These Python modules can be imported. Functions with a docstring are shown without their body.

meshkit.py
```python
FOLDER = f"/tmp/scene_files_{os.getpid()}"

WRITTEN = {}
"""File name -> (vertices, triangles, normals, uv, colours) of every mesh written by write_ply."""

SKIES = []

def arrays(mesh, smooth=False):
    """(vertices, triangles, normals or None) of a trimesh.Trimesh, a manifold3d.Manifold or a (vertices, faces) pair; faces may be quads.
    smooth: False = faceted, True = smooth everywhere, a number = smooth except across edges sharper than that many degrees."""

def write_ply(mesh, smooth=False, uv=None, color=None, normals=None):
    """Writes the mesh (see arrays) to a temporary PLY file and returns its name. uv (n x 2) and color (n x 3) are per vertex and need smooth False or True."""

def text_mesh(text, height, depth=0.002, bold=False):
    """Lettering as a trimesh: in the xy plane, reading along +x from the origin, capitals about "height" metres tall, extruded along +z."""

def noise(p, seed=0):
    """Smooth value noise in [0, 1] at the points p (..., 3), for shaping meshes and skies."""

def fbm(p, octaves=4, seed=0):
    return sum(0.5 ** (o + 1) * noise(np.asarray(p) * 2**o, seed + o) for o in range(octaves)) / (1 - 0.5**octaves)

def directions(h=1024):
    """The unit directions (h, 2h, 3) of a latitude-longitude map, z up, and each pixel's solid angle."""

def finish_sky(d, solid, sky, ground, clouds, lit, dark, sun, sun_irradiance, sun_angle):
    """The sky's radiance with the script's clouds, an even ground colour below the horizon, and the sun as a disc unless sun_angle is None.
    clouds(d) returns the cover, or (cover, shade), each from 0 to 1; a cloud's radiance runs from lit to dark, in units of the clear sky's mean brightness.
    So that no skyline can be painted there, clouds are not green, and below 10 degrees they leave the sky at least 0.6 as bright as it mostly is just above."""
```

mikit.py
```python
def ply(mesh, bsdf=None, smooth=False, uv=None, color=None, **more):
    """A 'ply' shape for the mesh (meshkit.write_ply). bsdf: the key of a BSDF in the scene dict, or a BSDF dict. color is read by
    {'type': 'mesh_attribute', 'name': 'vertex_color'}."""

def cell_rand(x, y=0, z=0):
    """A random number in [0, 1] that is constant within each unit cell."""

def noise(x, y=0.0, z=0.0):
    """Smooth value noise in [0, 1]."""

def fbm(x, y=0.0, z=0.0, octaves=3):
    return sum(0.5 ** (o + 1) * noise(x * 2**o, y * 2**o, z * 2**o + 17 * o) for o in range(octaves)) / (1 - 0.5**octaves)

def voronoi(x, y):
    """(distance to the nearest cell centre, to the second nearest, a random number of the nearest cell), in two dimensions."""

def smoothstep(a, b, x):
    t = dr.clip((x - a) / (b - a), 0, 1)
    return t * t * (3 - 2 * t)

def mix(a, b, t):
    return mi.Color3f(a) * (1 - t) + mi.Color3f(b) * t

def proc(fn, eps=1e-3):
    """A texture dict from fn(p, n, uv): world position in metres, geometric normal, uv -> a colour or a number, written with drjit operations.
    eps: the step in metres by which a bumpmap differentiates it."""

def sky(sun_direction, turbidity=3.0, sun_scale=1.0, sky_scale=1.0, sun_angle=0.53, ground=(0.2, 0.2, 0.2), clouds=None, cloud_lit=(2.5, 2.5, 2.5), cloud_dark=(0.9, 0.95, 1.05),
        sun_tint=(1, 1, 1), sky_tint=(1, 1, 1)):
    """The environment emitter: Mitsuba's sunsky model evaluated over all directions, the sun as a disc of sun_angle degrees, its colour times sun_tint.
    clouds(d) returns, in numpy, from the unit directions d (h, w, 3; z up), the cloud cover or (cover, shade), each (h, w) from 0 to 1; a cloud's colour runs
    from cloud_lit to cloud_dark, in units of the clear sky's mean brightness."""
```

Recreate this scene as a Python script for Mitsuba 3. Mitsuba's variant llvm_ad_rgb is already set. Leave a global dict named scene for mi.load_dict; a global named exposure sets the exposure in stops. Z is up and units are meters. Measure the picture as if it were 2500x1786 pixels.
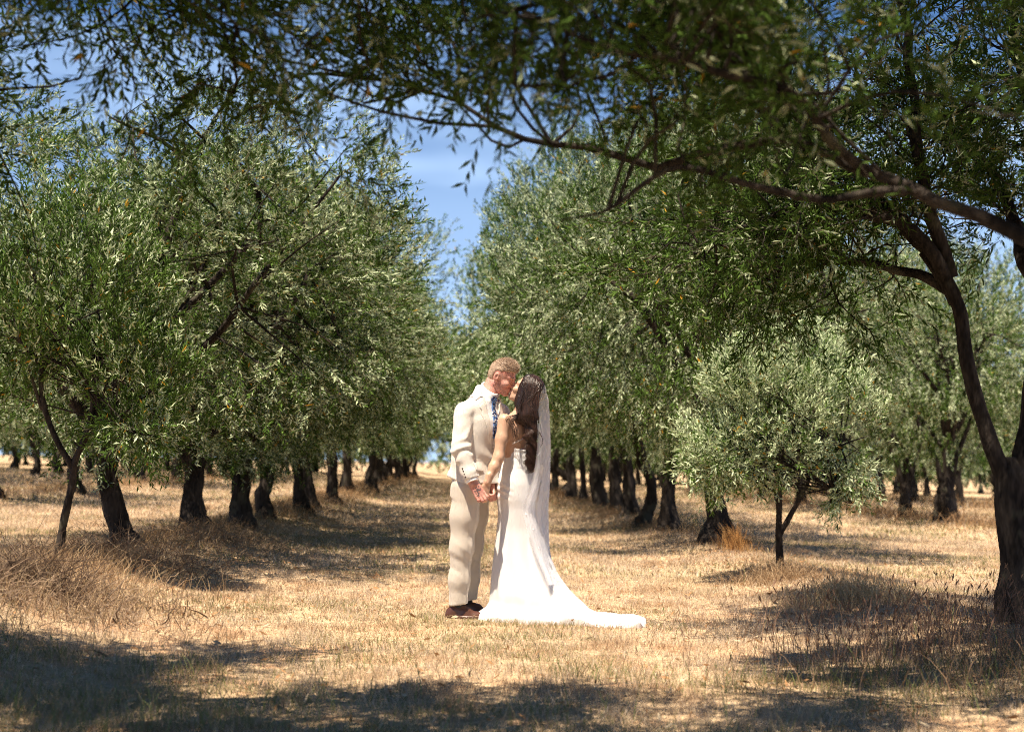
import math
import numpy as np, trimesh, drjit as dr, mitsuba as mi
import mikit, meshkit
from mikit import proc
T = mi.ScalarTransform4f

# ------------------------------------------------------------------ camera, sky, exposure
YAW, PITCH, EYE = math.radians(2.3), math.radians(3.88), 1.08
FWD = np.array([math.sin(YAW) * math.cos(PITCH), math.cos(YAW) * math.cos(PITCH), math.sin(PITCH)])
scene, labels = {}, {}
scene['camera'] = {'type': 'thinlens', 'fov': 39.6, 'fov_axis': 'x', 'aperture_radius': 0.0118, 'focus_distance': 10.1,
                   'near_clip': 0.05, 'far_clip': 2000.0,
                   'to_world': T().look_at(origin=[0, 0, EYE], target=[float(FWD[0]), float(FWD[1]), EYE + float(FWD[2])], up=[0, 0, 1])}
SUN = np.array([-0.22, -0.27, 0.935])


def cloud_cover(d):
    q = d * np.array([3.0, 3.0, 9.0]) + 4.2
    n = meshkit.fbm(q, 5, 11)
    streak = meshkit.fbm(d * np.array([5.0, 2.0, 22.0]), 4, 3)
    low = np.clip((0.34 - d[..., 2]) / 0.26, 0, 1)
    wisp = np.clip((0.6 * n + 0.4 * streak - 0.54) * 2.6, 0, 0.45) * np.clip((0.6 - d[..., 2]) / 0.3, 0, 1)
    return np.clip(wisp + 0.62 * low ** 1.3 * (0.7 + 0.6 * n), 0, 0.85)


scene['sky'] = mikit.sky(SUN.tolist(), turbidity=2.6, clouds=cloud_cover, cloud_lit=(4.7, 6.2, 8.2), cloud_dark=(3.0, 3.9, 5.2), sky_scale=0.27, sky_tint=(0.46, 0.95, 1.55), ground=(0.3, 0.22, 0.13))
exposure = 2.8


# ------------------------------------------------------------------ helpers
def new_key(name):
    if name not in used:
        used.add(name)
        return name
    k = 1
    while f'{name}_{k:03d}' in used:
        k += 1
    used.add(f'{name}_{k:03d}')
    return f'{name}_{k:03d}'


used = set()


def thing(name, label, category, group=None, kind=None):
    key = new_key(name)
    labels[key] = {'label': label, 'category': category}
    if group:
        labels[key]['group'] = group
    if kind:
        labels[key]['kind'] = kind
    return key


def part(parent, name, shape, label=None, kind=None):
    key = new_key(parent + '__' + name)
    scene[key] = shape
    if label or kind:
        labels[key] = {}
        if label:
            labels[key]['label'] = label
        if kind:
            labels[key]['kind'] = kind
    return key


def unit(v):
    v = np.asarray(v, float)
    return v / (np.linalg.norm(v, axis=-1, keepdims=True) + 1e-12)


def srgb(r, g, b):
    return [((c / 255) / 12.92 if c / 255 < 0.04045 else ((c / 255 + 0.055) / 1.055) ** 2.4) for c in (r, g, b)]


ROWS = [(-2.95, 0.18), (3.35, 0.13), (-9.4, 0.15), (10.35, 0.15), (-15.8, 0.15), (17.0, 0.15), (-22.3, 0.12), (23.6, 0.12)]


def gz(x, y):
    """Height of the ground: a gentle fall to the right, a low ridge along every row of trees, small bumps."""
    x, y = np.asarray(x, float), np.asarray(y, float)
    z = -0.03 * x
    for c, h in ROWS:
        wob = 0.8 + 0.4 * meshkit.noise(np.stack([y * 0.45, y * 0 + c, y * 0], -1), 5)
        z = z + h * wob * np.exp(-((x - c) / 0.75) ** 2)
    p = np.stack([x * 0.6, y * 0.6, x * 0], -1)
    return z + 0.07 * (meshkit.fbm(p, 3, 2) - 0.5) * np.clip(np.hypot(x, y - 10.2) / 3.0, 0.15, 1)


def tube(points, radii, sides=8, wob=0.0, seed=0, cap=True, freq=6.0, roots=0.0):
    """Swept tube with a parallel-transported frame; wob displaces it with noise (knotty bark)."""
    p = np.asarray(points, float)
    r = np.broadcast_to(np.asarray(radii, float), (len(p),))
    t = unit(np.gradient(p, axis=0))
    a = np.cross(t[0], [0.3, 1.0, 0.1] if abs(t[0][1]) < 0.9 else [1.0, 0, 0])
    a /= np.linalg.norm(a)
    A = []
    for k in range(len(p)):
        a = a - t[k] * (a @ t[k])
        a /= np.linalg.norm(a) + 1e-12
        A.append(a)
    A = np.array(A)
    B = np.cross(t, A)
    ang = np.arange(sides) * 2 * np.pi / sides
    off = np.cos(ang)[None, :, None] * A[:, None] + np.sin(ang)[None, :, None] * B[:, None]
    rr = np.repeat(r[:, None], sides, 1)
    if roots:
        tt = np.linspace(0, 1, len(p))[:, None]
        rr = rr * (1 + roots * np.exp(-tt * 6) * np.cos(ang[None] * (3 + seed % 3) + seed) + 0.14 * np.cos(ang[None] * 4 + seed * 1.7 + 3 * tt))
    v = p[:, None] + off * rr[..., None]
    if wob:
        n1 = meshkit.fbm(v * np.array([freq, freq, freq * 0.45]), 3, seed) - 0.5
        n2 = meshkit.fbm(v * np.array([freq * 4, freq * 4, freq * 1.0]), 2, seed + 9) - 0.5
        v = v + off * (rr * (n1 * 1.5 + n2 * 0.55) * wob)[..., None]
    n, m = len(p), sides
    i, j = np.meshgrid(np.arange(n - 1), np.arange(m), indexing='ij')
    q = np.stack([i * m + j, i * m + (j + 1) % m, (i + 1) * m + (j + 1) % m, (i + 1) * m + j], -1).reshape(-1, 4)
    f = np.vstack([q[:, [0, 1, 2]], q[:, [0, 2, 3]]])
    V = v.reshape(-1, 3)
    if cap:
        V = np.vstack([V, p[:1], p[-1:]])
        k = np.arange(m)
        f = np.vstack([f, np.stack([(k + 1) % m, k, k * 0 + n * m], 1), np.stack([(n - 1) * m + k, (n - 1) * m + (k + 1) % m, k * 0 + n * m + 1], 1)])
    return V, f


def join(parts):
    V, F, at = [], [], 0
    for v, f in parts:
        V.append(v)
        F.append(f + at)
        at += len(v)
    return np.vstack(V), np.vstack(F)


def spline(points, n):
    """Catmull-Rom through the points (any number of columns)."""
    p = np.asarray(points, float)
    p = np.vstack([2 * p[0] - p[1], p, 2 * p[-1] - p[-2]])
    t = np.linspace(0, len(p) - 3 - 1e-9, n)
    i = t.astype(int)
    t = (t - i)[:, None]
    a, b, c, d = p[i], p[i + 1], p[i + 2], p[i + 3]
    return 0.5 * (2 * b + (c - a) * t + (2 * a - 5 * b + 4 * c - d) * t ** 2 + (3 * b - a - 3 * c + d) * t ** 3)


def shape(vf, bsdf, smooth=True, color=None, to_world=None):
    s = mikit.ply(vf, bsdf, smooth=smooth, color=color)
    if to_world is not None:
        s['to_world'] = to_world
    return s


# ------------------------------------------------------------------ materials
def vcol():
    return {'type': 'mesh_attribute', 'name': 'vertex_color'}


scene['mat_leaf'] = {'type': 'principledthin', 'base_color': vcol(), 'roughness': 0.3, 'spec_trans': 0.0, 'diff_trans': 0.3, 'eta': 1.5}
scene['mat_grass'] = {'type': 'principledthin', 'base_color': vcol(), 'roughness': 0.6, 'spec_trans': 0.0, 'diff_trans': 0.5, 'eta': 1.4}


def bark_color(p, n, uv):
    a = mikit.fbm(p.x * 9, p.y * 9, p.z * 3, 3)
    b = mikit.fbm(p.x * 60, p.y * 60, p.z * 14, 2)
    lich = mikit.smoothstep(0.60, 0.72, mikit.fbm(p.x * 7 + 31, p.y * 7, p.z * 6, 3))
    c = mikit.mix([0.011, 0.009, 0.008], [0.052, 0.043, 0.037], mikit.smoothstep(0.3, 0.75, a * 0.55 + b * 0.45))
    return mikit.mix(c, [0.11, 0.11, 0.075], lich * 0.4)


def bark_bump(p, n, uv):
    return mikit.fbm(p.x * 45, p.y * 45, p.z * 10, 3) + 0.5 * mikit.fbm(p.x * 130, p.y * 130, p.z * 40, 2)


scene['mat_bark'] = {'type': 'bumpmap', 'arbitrary': proc(bark_bump, 2e-3), 'scale': 0.012,
                     'bsdf': {'type': 'principled', 'base_color': proc(bark_color), 'roughness': 0.9, 'specular': 0.2}}


def ground_color(p, n, uv):
    big = mikit.fbm(p.x * 0.5, p.y * 0.5, 0, 3)
    mid = mikit.fbm(p.x * 3.1, p.y * 3.1, 3.0, 3)
    fine = mikit.fbm(p.x * 45, p.y * 45, 1.0, 3)
    c = mikit.mix([0.22, 0.155, 0.095], [0.46, 0.35, 0.225], mikit.smoothstep(0.25, 0.7, fine * 0.6 + mid * 0.4))
    c = mikit.mix(c, [0.33, 0.17, 0.09], mikit.smoothstep(0.58, 0.72, mid) * 0.45)
    return mikit.mix(c, [0.20, 0.17, 0.09], mikit.smoothstep(0.55, 0.75, big) * 0.35)


def ground_bump(p, n, uv):
    return mikit.fbm(p.x * 30, p.y * 30, 0, 3)


scene['mat_ground'] = {'type': 'bumpmap', 'arbitrary': proc(ground_bump, 3e-3), 'scale': 0.02,
                       'bsdf': {'type': 'principled', 'base_color': proc(ground_color), 'roughness': 0.95, 'specular': 0.1}}

# ------------------------------------------------------------------ ground
def grid_ground():
    xs = np.unique(np.concatenate([np.linspace(-9, 9, 150), np.linspace(-32, 32, 160), np.sign(np.linspace(-1, 1, 41)) * np.abs(np.linspace(-1, 1, 41)) ** 2 * 700]).round(3))
    ys = np.unique(np.concatenate([np.linspace(-2, 26, 180), np.linspace(-25, 110, 160), np.linspace(0, 1, 24) ** 2 * 790 + 110, -25 - np.linspace(0, 1, 8) ** 2 * 300]).round(3))
    X, Y = np.meshgrid(xs, ys)
    Z = gz(X, Y)
    Z = np.where(np.hypot(X, Y) > 120, np.minimum(Z, 3.0 + 0 * Z), Z)
    v = np.stack([X, Y, Z], -1).reshape(-1, 3)
    i, j = np.meshgrid(np.arange(len(ys) - 1), np.arange(len(xs) - 1), indexing='ij')
    w = len(xs)
    q = np.stack([i * w + j, i * w + j + 1, (i + 1) * w + j + 1, (i + 1) * w + j], -1).reshape(-1, 4)
    return v, np.vstack([q[:, [0, 1, 2]], q[:, [0, 2, 3]]])


scene['ground'] = shape(grid_ground(), 'mat_ground', True)
labels['ground'] = {'label': 'dry straw coloured ground of the olive grove', 'category': 'ground', 'kind': 'structure'}
labels['sky'] = {'label': 'blue sky with thin white wisps', 'category': 'sky', 'kind': 'structure'}


# ------------------------------------------------------------------ leaves
def leaf_colors(n, rng, pale=0.4, tone=1.0, yellow=0.006, per=1):
    dark = np.array([0.028, 0.058, 0.013])
    mid = np.array([0.124, 0.215, 0.048])
    silv = np.array([0.58, 0.67, 0.45])
    twig = np.repeat(rng.random((n // per, 1)), per, 0)
    t = 0.6 * twig + 0.4 * rng.random((n, 1))
    c = dark * (1 - t) + mid * t
    s = (0.55 * np.repeat(rng.random((n // per, 1)), per, 0) + 0.45 * rng.random((n, 1)) < pale * 0.8 + 0.1) * (0.55 + 0.45 * rng.random((n, 1)))
    c = c * (1 - s) + silv * s
    c = c * (0.8 + 0.4 * rng.random((n, 1))) * tone
    y = rng.random(n) < yellow
    c[y] = np.array([0.50, 0.29, 0.04]) * (0.7 + 0.5 * rng.random((y.sum(), 1)))
    return c


def leaves_on_twigs(p0, dirs, length, rng, per=16, leaf=0.065, wide=0.2, droop=0.15, pale=0.4, tone=1.0, yellow=0.006, stem=0.0):
    """Twigs at p0 along dirs, each with opposite pairs of narrow leaves. Returns vertices, faces, colours of leaves and of twig stems."""
    n = len(p0)
    dirs = unit(dirs)
    side = unit(np.cross(dirs, rng.normal(size=(n, 3))))
    up = np.cross(dirs, side)
    L = np.broadcast_to(length, (n,))
    k = np.arange(per)
    t = (0.12 + 0.88 * (k // 2 + 0.5) / (per / 2))[None, :] * np.ones((n, 1))
    bend = np.zeros((n, 1, 3))
    bend[:, 0, 2] = -droop
    pos = p0[:, None] + dirs[:, None] * (t * L[:, None])[..., None] + bend * ((t * L[:, None]) ** 2 / 0.35)[..., None]
    ang = (k // 2) * 1.35 + (k % 2) * np.pi
    ang = ang[None] + rng.normal(size=(n, per)) * 0.4 + rng.random((n, 1)) * 6.28
    out = np.cos(ang)[..., None] * side[:, None] + np.sin(ang)[..., None] * up[:, None]
    spread = 0.55 + 0.45 * rng.random((n, per))
    d = unit(dirs[:, None] * (1.35 - 0.5 * spread)[..., None] + out * spread[..., None] + rng.normal(size=(n, per, 3)) * 0.16)
    w = unit(np.cross(d, rng.normal(size=(n, 1, 3)) * 0.8 + rng.normal(size=(n, per, 3)) * 0.35 + np.array([0, 0, 0.6])))
    ll = leaf * (0.65 + 0.6 * rng.random((n, per)))
    hw = ll * wide * 0.5
    nrm = np.cross(d, w)
    fold = (0.12 * ll * rng.normal(size=(n, per)))[..., None]
    a = pos
    b = pos + d * (0.45 * ll)[..., None] + w * hw[..., None] + nrm * fold
    c = pos + d * (0.45 * ll)[..., None] - w * hw[..., None] + nrm * fold
    e = pos + d * ll[..., None]
    v = np.stack([a, b, c, e], 2).reshape(-1, 3)
    base = np.arange(n * per)[:, None] * 4
    f = np.vstack([base + [0, 1, 3], base + [0, 3, 2]])
    col = np.repeat(leaf_colors(n * per, rng, pale, tone, yellow, per), 4, 0)
    if stem > 0:
        tip = p0 + dirs * L[:, None] + np.array([0, 0, -droop]) * (L ** 2 / 0.35)[:, None]
        s1, s2 = side * stem, up * stem
        sv = np.stack([p0 + s1, p0 - s1, p0 + s2, tip], 1).reshape(-1, 3)
        sb = np.arange(n)[:, None] * 4
        sf = np.vstack([sb + [0, 1, 3], sb + [1, 2, 3], sb + [2, 0, 3]]) + len(v)
        v, f = np.vstack([v, sv]), np.vstack([f, sf])
        col = np.vstack([col, np.repeat(np.array([[0.10, 0.085, 0.065]]), len(sv), 0)])
    return v, f, col


def crown_points(lobes, n, rng, clump=1.25, cut=0.46, seed=0, shell=0.42, zmin=0.55):
    """Random points in the union of ellipsoid lobes, denser towards the skin, with noise gaps; also the outward direction."""
    lobes = [(np.array(c, float), np.array(r, float)) for c, r in lobes]
    vol = np.array([np.prod(r) ** (2 / 3) for _, r in lobes])
    P, O = [], []
    need = n
    while need > 0:
        m = int(need * 2.2) + 50
        which = rng.choice(len(lobes), m, p=vol / vol.sum())
        C = np.array([c for c, _ in lobes])[which]
        R = np.array([r for _, r in lobes])[which]
        d = unit(rng.normal(size=(m, 3)))
        rad = rng.random(m) ** shell
        rad = rad * (0.86 + 0.28 * meshkit.fbm(d * 2.2 + C, 3, seed))
        p = C + d * R * rad[:, None]
        keep = (meshkit.fbm(p * clump, 3, seed + 3) > cut) & (p[:, 2] > zmin)
        inside = np.zeros(m, bool)
        for c, r in lobes:
            inside |= (((p - c) / (r * 0.72)) ** 2).sum(1) < 1
        keep &= ~inside | (rng.random(m) < 0.22)
        P.append(p[keep])
        O.append(unit(d / R)[keep])
        need -= keep.sum()
    return np.vstack(P)[:n], np.vstack(O)[:n]


def olive_crown(seed, lobes, twigs, per, leaf, rng=None, pale=0.45, tone=1.0, wide=0.2, stem=0.0, cut=0.47, twig_len=0.30, yellow=0.006, upward=0.55, zmin=0.55):
    rng = np.random.default_rng(seed)
    P, O = crown_points(lobes, twigs, rng, cut=cut, seed=seed, zmin=zmin)
    zc = np.array([c[2] for c, _ in lobes]).mean()
    low = np.clip((zc - P[:, 2]) / 1.3, 0, 1)[:, None]
    flow = meshkit.noise(P * 0.8, seed + 7)[:, None] - 0.5
    d = O * 0.8 + np.array([0, 0, 1.0]) * (1.35 * upward * (1 - low) - 0.75 * low) + rng.normal(size=P.shape) * 0.38 + np.array([0.9, 0.3, 0.0]) * flow
    L = twig_len * (0.6 + 0.8 * rng.random(len(P))) * (1 + 0.7 * (rng.random(len(P)) < 0.18) * (1 - low[:, 0]))
    return leaves_on_twigs(P - unit(d) * 0.1, d, L, rng, per, leaf, wide, 0.10, pale, tone, yellow, stem)


def crown_limbs(seed, top, lobes, r0):
    """Limbs from the top of the trunk into every lobe, with side branches."""
    rng = np.random.default_rng(seed + 500)
    out = []
    for c, r in lobes:
        c, r = np.array(c, float), np.array(r, float)
        mid = (np.array(top) * 0.55 + c * 0.45) + rng.normal(size=3) * 0.16 + [0, 0, 0.1]
        end = c + rng.normal(size=3) * r * 0.35 + [0, 0, r[2] * 0.35]
        pth = spline([top, mid, c, end], 12)
        rad = np.linspace(r0 * (0.45 + 0.25 * rng.random()), 0.012, 12)
        out.append(tube(pth, rad, 7, 0.25, seed))
        for _ in range(7):
            k = rng.integers(4, 11)
            e = c + unit(rng.normal(size=3)) * r * 0.8
            m = (pth[k] + e) / 2 + rng.normal(size=3) * 0.1
            out.append(tube(spline([pth[k], m, e], 6), np.linspace(rad[k] * 0.55, 0.004, 6), 5))
    return join(out)


# crown templates (local: trunk base at 0,0,0)
def lobes_for(seed, rad, z0, z1, n):
    rng = np.random.default_rng(seed * 31 + 5)
    out = [((0, 0, (z0 + z1) / 2 + 0.1), (rad * 0.60, rad * 0.60, (z1 - z0) * 0.46))]
    for k in range(n):
        a = k * 2 * np.pi / n + rng.normal() * 0.3
        q = rad * (0.5 + 0.14 * rng.random())
        z = z0 + (z1 - z0) * (0.42 + 0.32 * rng.random())
        out.append(((q * math.cos(a), q * math.sin(a), z), (rad * (0.48 + 0.16 * rng.random()), rad * (0.48 + 0.16 * rng.random()), (z1 - z0) * (0.25 + 0.1 * rng.random()))))
    for k in range(2):
        a = rng.random() * 6.28
        out.append(((rad * 0.3 * math.cos(a), rad * 0.3 * math.sin(a), z1 - (z1 - z0) * 0.2), (rad * 0.42, rad * 0.42, (z1 - z0) * 0.24)))
    return out


TEMPL = {}
for name, seed, rad, z0, z1, twigs, per, leaf, wide in [
        ('a', 1, 2.35, 0.55, 5.5, 4900, 18, 0.066, 0.23), ('b', 2, 2.45, 0.6, 5.9, 4900, 18, 0.066, 0.23), ('c', 3, 2.3, 0.6, 5.3, 4900, 18, 0.066, 0.23),
        ('mid_a', 4, 2.6, 0.75, 5.6, 3500, 14, 0.082, 0.27), ('mid_b', 5, 2.6, 0.75, 5.3, 3500, 14, 0.082, 0.27),
        ('far_a', 6, 3.0, 0.8, 5.5, 1700, 11, 0.135, 0.33), ('far_b', 7, 3.0, 0.8, 5.9, 1700, 11, 0.135, 0.33),
        ('edge', 8, 3.3, -0.3, 6.3, 1500, 10, 0.22, 0.36)]:
    lob = lobes_for(seed, rad, z0, z1, 6)
    v, f, c = olive_crown(seed, lob, twigs, per, leaf, wide=wide, stem=0.003 if name in 'abc' else 0.0, zmin=0.05 if name == 'edge' else 0.55)
    TEMPL[name] = (mikit.ply((v, f), 'mat_leaf', smooth=False, color=c), mikit.ply(crown_limbs(seed, (0, 0, 1.35), lob, 0.095), 'mat_bark', smooth=True))


def trunk_mesh(base, path, radii, seed, sides=20, n=28, wob=0.62, flare=1.5):
    """A knotted olive trunk along path (relative to its foot) with a flared, ridged foot."""
    p = spline(path, n)
    t = np.linspace(0, 1, n)
    r = 0.82 * np.interp(t, np.linspace(0, 1, len(radii)), radii) * (1 + (flare - 1) * np.exp(-t * 9))
    p = p + np.asarray(base)
    p[0, 2] -= 0.12
    return tube(p, r, sides, wob, seed, freq=5.0, roots=0.3 if flare > 1.2 else 0.0)


TREE_GROUP = {}


def olive_tree(x, y, templ, rot, scale, path, radii, label, group=None, name='olive_tree', seed=0, hi=True, extra=()):
    key = thing(name, label, 'tree', group)
    z = float(gz(x, y))
    tr = [trunk_mesh((x, y, z), path, radii, seed, 18 if hi else 9, 26 if hi else 12)]
    part(key, 'trunk', shape(join(tr), 'mat_bark', True))
    top = np.array(path[-1])
    M = T().translate([x + top[0] * 0.6, y + top[1] * 0.6, z]) @ T().rotate([0, 0, 1], rot) @ T().scale([scale[0], scale[0], scale[1]])
    crown, limbs = TEMPL[templ]
    part(key, 'limbs', {**limbs, 'to_world': M})
    part(key, 'crown', {**crown, 'to_world': M}, kind='stuff')
    return key

# ------------------------------------------------------------------ the trees
# left row (x about -2.9) and right row (x about 3.3), from the camera outwards
olive_tree(-3.1, 13.7, 'a', 20, (1.14, 0.80), [(0.02, 0, 0), (-0.10, 0, 0.3), (-0.2, 0, 0.65), (-0.22, 0, 1.0), (-0.42, 0, 1.4)], [0.15, 0.12, 0.135, 0.145, 0.13],
           'olive tree with a dark leaning trunk, behind the thin young trunk at the left', seed=11)
olive_tree(-3.1, 17.2, 'b', 140, (1.16, 0.73), [(0, 0, 0), (-0.03, 0, 0.35), (0.0, 0, 0.7), (-0.06, 0, 1.0), (-0.02, 0, 1.4)], [0.19, 0.17, 0.155, 0.18, 0.16],
           'olive tree on a thick bulging dark trunk, second big tree of the left row', seed=12)
olive_tree(-2.75, 18.7, 'c', 250, (1.1, 0.77), [(0, 0, 0), (-0.03, 0, 0.4), (-0.01, 0, 0.8), (0.02, 0, 1.4)], [0.20, 0.13, 0.12, 0.115],
           'olive tree on a straight dark trunk with a flared foot, third in the left row', seed=13)
olive_tree(-2.8, 21.2, 'a', 75, (1.14, 0.79), [(0, 0, 0), (-0.04, 0, 0.3), (0.03, 0, 0.6), (-0.02, 0, 1.4)], [0.15, 0.14, 0.11, 0.10],
           'olive tree with a pale grey twisted trunk, fourth in the left row', seed=14)
olive_tree(-2.6, 24.1, 'b', 300, (1.12, 0.77), [(0.05, 0, 0), (-0.02, 0, 0.4), (-0.04, 0, 0.8), (-0.08, 0, 1.4)], [0.17, 0.11, 0.10, 0.10],
           'olive tree with a slim trunk flaring to the right, fifth of the left row', seed=15)
olive_tree(-2.7, 27.0, 'mid_a', 10, (1.0, 1.0), [(0, 0, 0), (-0.04, 0, 0.4), (-0.1, 0, 0.8), (-0.15, 0, 1.4)], [0.14, 0.11, 0.11, 0.12],
           'olive tree with a slim greyish trunk, sixth in the left row', seed=16)
olive_tree(-2.6, 30.8, 'mid_b', 130, (1.0, 1.05), [(0, 0, 0), (-0.03, 0, 0.4), (-0.03, 0, 1.4)], [0.18, 0.14, 0.13],
           'olive tree with leafy shoots over its trunk, seventh in the left row', seed=17)
olive_tree(3.35, 18.3, 'c', 40, (1.08, 1.1), [(0, 0, 0), (0.02, 0, 0.3), (-0.02, 0, 0.65), (0.04, 0, 1.0), (0.0, 0, 1.4)], [0.27, 0.17, 0.145, 0.13, 0.12],
           'olive tree on a thick black trunk with a wide foot, behind the young tree', seed=21)
olive_tree(3.3, 21.9, 'a', 190, (1.12, 1.15), [(0, 0, 0), (-0.02, 0, 0.4), (0.0, 0, 0.75), (0.10, 0, 1.1), (0.2, 0, 1.5)], [0.21, 0.14, 0.13, 0.11, 0.10],
           'olive tree with a pale grey forked trunk, second in the right row', seed=22)
olive_tree(3.2, 23.7, 'mid_a', 280, (1.05, 1.15), [(-0.1, 0, 0), (0.04, 0, 0.3), (0.08, 0, 0.7), (-0.06, 0, 1.1), (-0.25, 0, 1.7)], [0.15, 0.12, 0.11, 0.11, 0.09],
           'olive tree whose dark trunk bends and leans to the left, in the right row', seed=23)
olive_tree(3.35, 27.0, 'mid_b', 60, (1.1, 1.2), [(0.03, 0, 0), (-0.05, 0, 0.4), (-0.05, 0, 0.8), (-0.15, 0, 1.4)], [0.2, 0.14, 0.13, 0.12],
           'olive tree with a twisted trunk beyond the leaning one in the right row', seed=24)
olive_tree(3.4, 29.8, 'mid_a', 150, (1.1, 1.22), [(0, 0, 0), (-0.05, 0, 0.6), (-0.05, 0, 1.4)], [0.17, 0.13, 0.12],
           'olive tree with a dark trunk, fifth of the right row', seed=25)
olive_tree(3.4, 33.3, 'mid_b', 220, (1.08, 1.2), [(0.05, 0, 0), (-0.06, 0, 0.5), (-0.1, 0, 1.4)], [0.24, 0.2, 0.15],
           'olive tree with a broad double trunk, sixth of the right row', seed=26)
olive_tree(3.3, 36.5, 'mid_a', 20, (1.05, 1.15), [(0, 0, 0), (0.0, 0, 0.6), (-0.06, 0, 1.4)], [0.12, 0.09, 0.08],
           'olive tree on a thin trunk just right of the veil in the photo', seed=27)
# second rows, clearly seen trunks
SR = [(-8.9, 33.9, 'a thick dark foot behind the leaning trunk'), (-9.2, 28.6, 'a dark forked trunk at the picture edge'),
      (-9.8, 45.1, 'a dark trunk right of the leaning trunk'), (-9.6, 49.8, 'a slim trunk left of the bulging trunk'), (-9.7, 57.2, 'a dark trunk right of the bulging trunk')]
for k, (x, y, w) in enumerate(SR):
    olive_tree(x, y, 'mid_a' if k % 2 else 'mid_b', k * 70, (1.0, 1.0), [(0.03, 0, 0), (-0.05, 0, 0.5), (0.05, 0, 1.0), (0.0, 0, 1.5)], [0.2, 0.15, 0.13, 0.12],
               'second-row olive tree at left with ' + w, seed=40 + k)
SR = [(10.36, 32.4, 'two dark stems rising from one foot'), (10.37, 29.7, 'a burly swollen foot and a forked trunk'), (10.2, 37.8, 'a short dark trunk beside the young tree')]
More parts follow.
